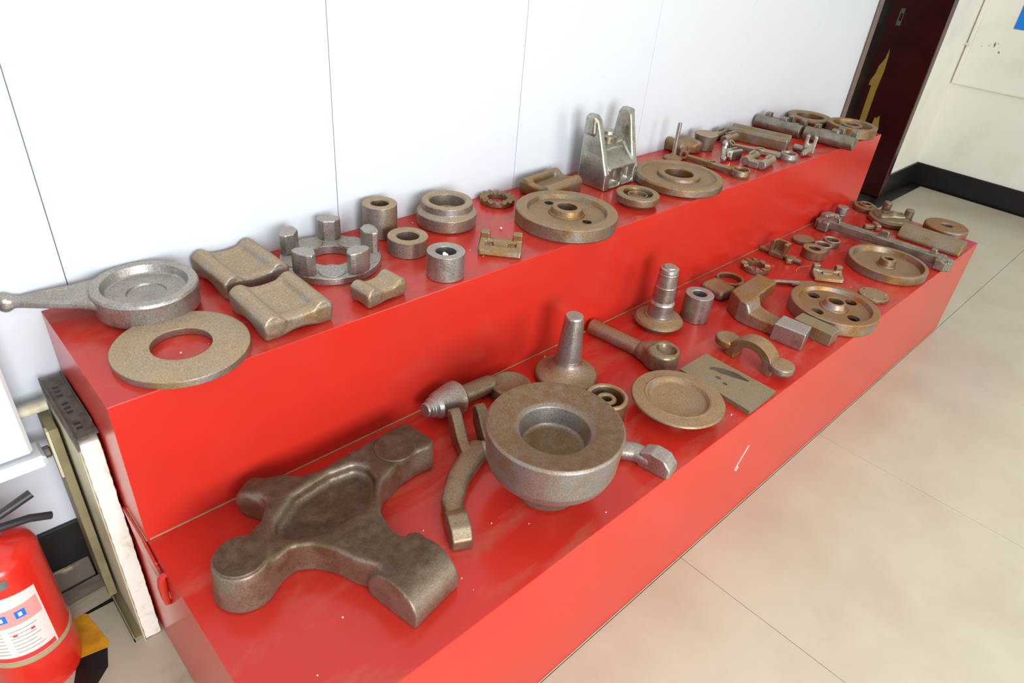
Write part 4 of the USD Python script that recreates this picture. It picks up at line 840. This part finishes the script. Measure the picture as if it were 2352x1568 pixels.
# fire extinguisher
ER, EX, EY = 0.074, -0.214, -0.160
xt = thing('fire_extinguisher', 'red fire extinguisher with a paper label and black handles', 'fire extinguisher', (EX, EY, 0))
part(xt, 'cylinder', lathe([(0, 0.006), (ER - 0.008, 0.006), (ER - 0.003, 0.014), (ER - 0.003, 0.030, 0.004), (ER, 0.036, 0.003), (ER, 0.345, 0.03), (ER - 0.014, 0.366, 0.03), (0.03, 0.374, 0.02), (0.022, 0.380), (0, 0.380)], 0.003, 96), 'ext_red')
part(xt, 'foot_ring', lathe([(ER - 0.012, 0), (ER - 0.006, 0), (ER - 0.004, 0.010), (ER - 0.014, 0.012)], 0.001, 80), 'ext_red')
part(xt, 'valve', lathe([(0, 0.375), (0.02, 0.375), (0.02, 0.388), (0.014, 0.392), (0.014, 0.412), (0, 0.412)], 0.002, 32), 'zinc')
CA = math.radians(-52)
hd = np.array([math.cos(math.radians(8)), math.sin(math.radians(8))])
def hpt(d_, z): return (hd[0] * d_, hd[1] * d_, z)
part(xt, 'carry_handle', tube([hpt(-0.02, 0.392), hpt(0.03, 0.391), hpt(0.075, 0.380), hpt(0.108, 0.362)], [0.008, 0.0075, 0.0075, 0.0075], 12), 'rubber_black')
part(xt, 'squeeze_lever', tube([hpt(-0.02, 0.408), hpt(0.02, 0.414), hpt(0.055, 0.422), hpt(0.092, 0.432)], [0.007, 0.0075, 0.008, 0.0085], 12), 'rubber_black')
def curved(a0, a1, z0, z1, off, n=14, wave=0.0):
    """Patch wrapped round the cylinder, a real thin sheet."""
    out = []
    for r_ in (ER + off, ER + off - 0.0004):
        for i in range(n + 1):
            a = math.radians(a0 + (a1 - a0) * i / n)
            for j, z in enumerate((z0, z1)): out.append((r_ * math.cos(a), r_ * math.sin(a), z + (wave * math.sin(math.pi * i / n) if j else 0)))
    F = []; N = 2 * (n + 1)
    for i in range(n):
        q = 2 * i
        F += [[q, q + 2, q + 3], [q, q + 3, q + 1], [N + q, N + q + 3, N + q + 2], [N + q, N + q + 1, N + q + 3]]
        F += [[q + 1, q + 3, N + q + 3], [q + 1, N + q + 3, N + q + 1], [q, N + q + 2, q + 2], [q, N + q, N + q + 2]]
    F += [[0, 1, N + 1], [0, N + 1, N], [N - 2, 2 * N - 2, 2 * N - 1], [N - 2, 2 * N - 1, N - 1]]
    return trimesh.Trimesh(np.array(out), np.array(F), process=False)
L0, L1_ = -172, -57
lab = part(xt, 'paper_label', curved(L0, L1_, 0.125, 0.292, 0.0006, 24, 0.01), 'label_paper', smooth=60)
part(lab, 'pink_field', curved(L0 + 4, L1_ - 3, 0.225, 0.270, 0.0010, 24), 'label_pink', smooth=60)
part(lab, 'red_foot', curved(L0 + 4, L1_ - 3, 0.127, 0.140, 0.0010, 24), 'label_red', smooth=60)
for a in (-92, -115):
    part(lab, 'blue_square', curved(a, a + 13, 0.240, 0.259, 0.0014, 6), 'label_blue', smooth=60)
    part(lab, 'white_glyph', curved(a + 4, a + 8.5, 0.2445, 0.2545, 0.0018, 3), 'label_paper', smooth=60)
for k in range(7):
    part(lab, 'print_line', curved(-108, -72 - 4 * (k % 3), 0.150 + 0.010 * k, 0.153 + 0.010 * k, 0.0010, 8), 'label_gray', smooth=60)
    part(lab, 'print_line', curved(-150, -116, 0.150 + 0.010 * k, 0.153 + 0.010 * k, 0.0010, 8), 'label_gray', smooth=60)
for a in (-104, -82): part(lab, 'red_mark', curved(a, a + 5, 0.197, 0.202, 0.0014, 4), 'label_red', smooth=60)
part(xt, 'cream_band', lathe([(ER - 0.001, 0.112), (ER + 0.0016, 0.112), (ER + 0.002, 0.118), (ER + 0.0016, 0.124), (ER - 0.001, 0.124)], 0.0005, 96), 'band_cream')
part(xt, 'silver_tag', curved(-100, -84, 0.322, 0.342, 0.0008, 6), 'zinc', smooth=60)

# hazard tape on the floor
hz = thing('hazard_tape', 'black and yellow hazard tape stuck on the floor round the extinguisher', 'floor tape')
def tape(pts, m, z=0.0008): part(hz, 'tape_piece', extr(pts, 0.0001, z), m, smooth=False)
tape([(-0.150, -0.058), (-0.112, -0.088), (-0.098, -0.190), (-0.105, -0.200), (-0.160, -0.190)], 'tape_yellow')
tape([(-0.16, -0.045), (-0.118, -0.050), (-0.108, -0.084), (-0.146, -0.060)], 'black_paint')
tape([(-0.105, -0.2005), (-0.118, -0.245), (-0.150, -0.275), (-0.19, -0.262), (-0.160, -0.1905)], 'black_paint')
tape([(-0.30, -0.262), (-0.191, -0.262), (-0.1515, -0.276), (-0.165, -0.305), (-0.30, -0.305)], 'black_paint')
tape([(-0.40, -0.262), (-0.301, -0.262), (-0.301, -0.305), (-0.40, -0.305)], 'tape_yellow')

# a few pale crumbs of scale on the shelves
rng = np.random.default_rng(11)
bits = []
for (p, s) in (((0.976, -0.196, HU + 0.003), 0.0035), ((0.690, -0.3225, HU + 0.0605), 0.0045), ((0.694, -0.326, HU + 0.059), 0.003), ((0.862, -0.100, HU + 0.030), 0.003), ((0.875, -0.075, HU + 0.030), 0.003), ((0.893, -0.105, HU + 0.030), 0.0025)):
    b = trimesh.creation.icosphere(subdivisions=1, radius=s); b.apply_translation(p); bits.append(b)
for k in range(90):
    s = rng.uniform(0.0007, 0.0022); b = trimesh.creation.icosphere(subdivisions=0, radius=s); b.vertices *= rng.uniform(0.5, 1.5, 3)
    if rng.random() < 0.3: p = (rng.uniform(0.1, 2.9), rng.uniform(-0.34, -0.03), HU + s * 0.5)
    else: p = (rng.uniform(0.05, 2.9), rng.uniform(-0.85, -0.37), HL + s * 0.5)
    b.apply_translation(p); bits.append(b)
solo('scale_crumbs', 'pale crumbs of scale and dust scattered on the red shelves', 'crumbs', cat_(*bits), 'chip_white', kind='stuff', smooth=False)
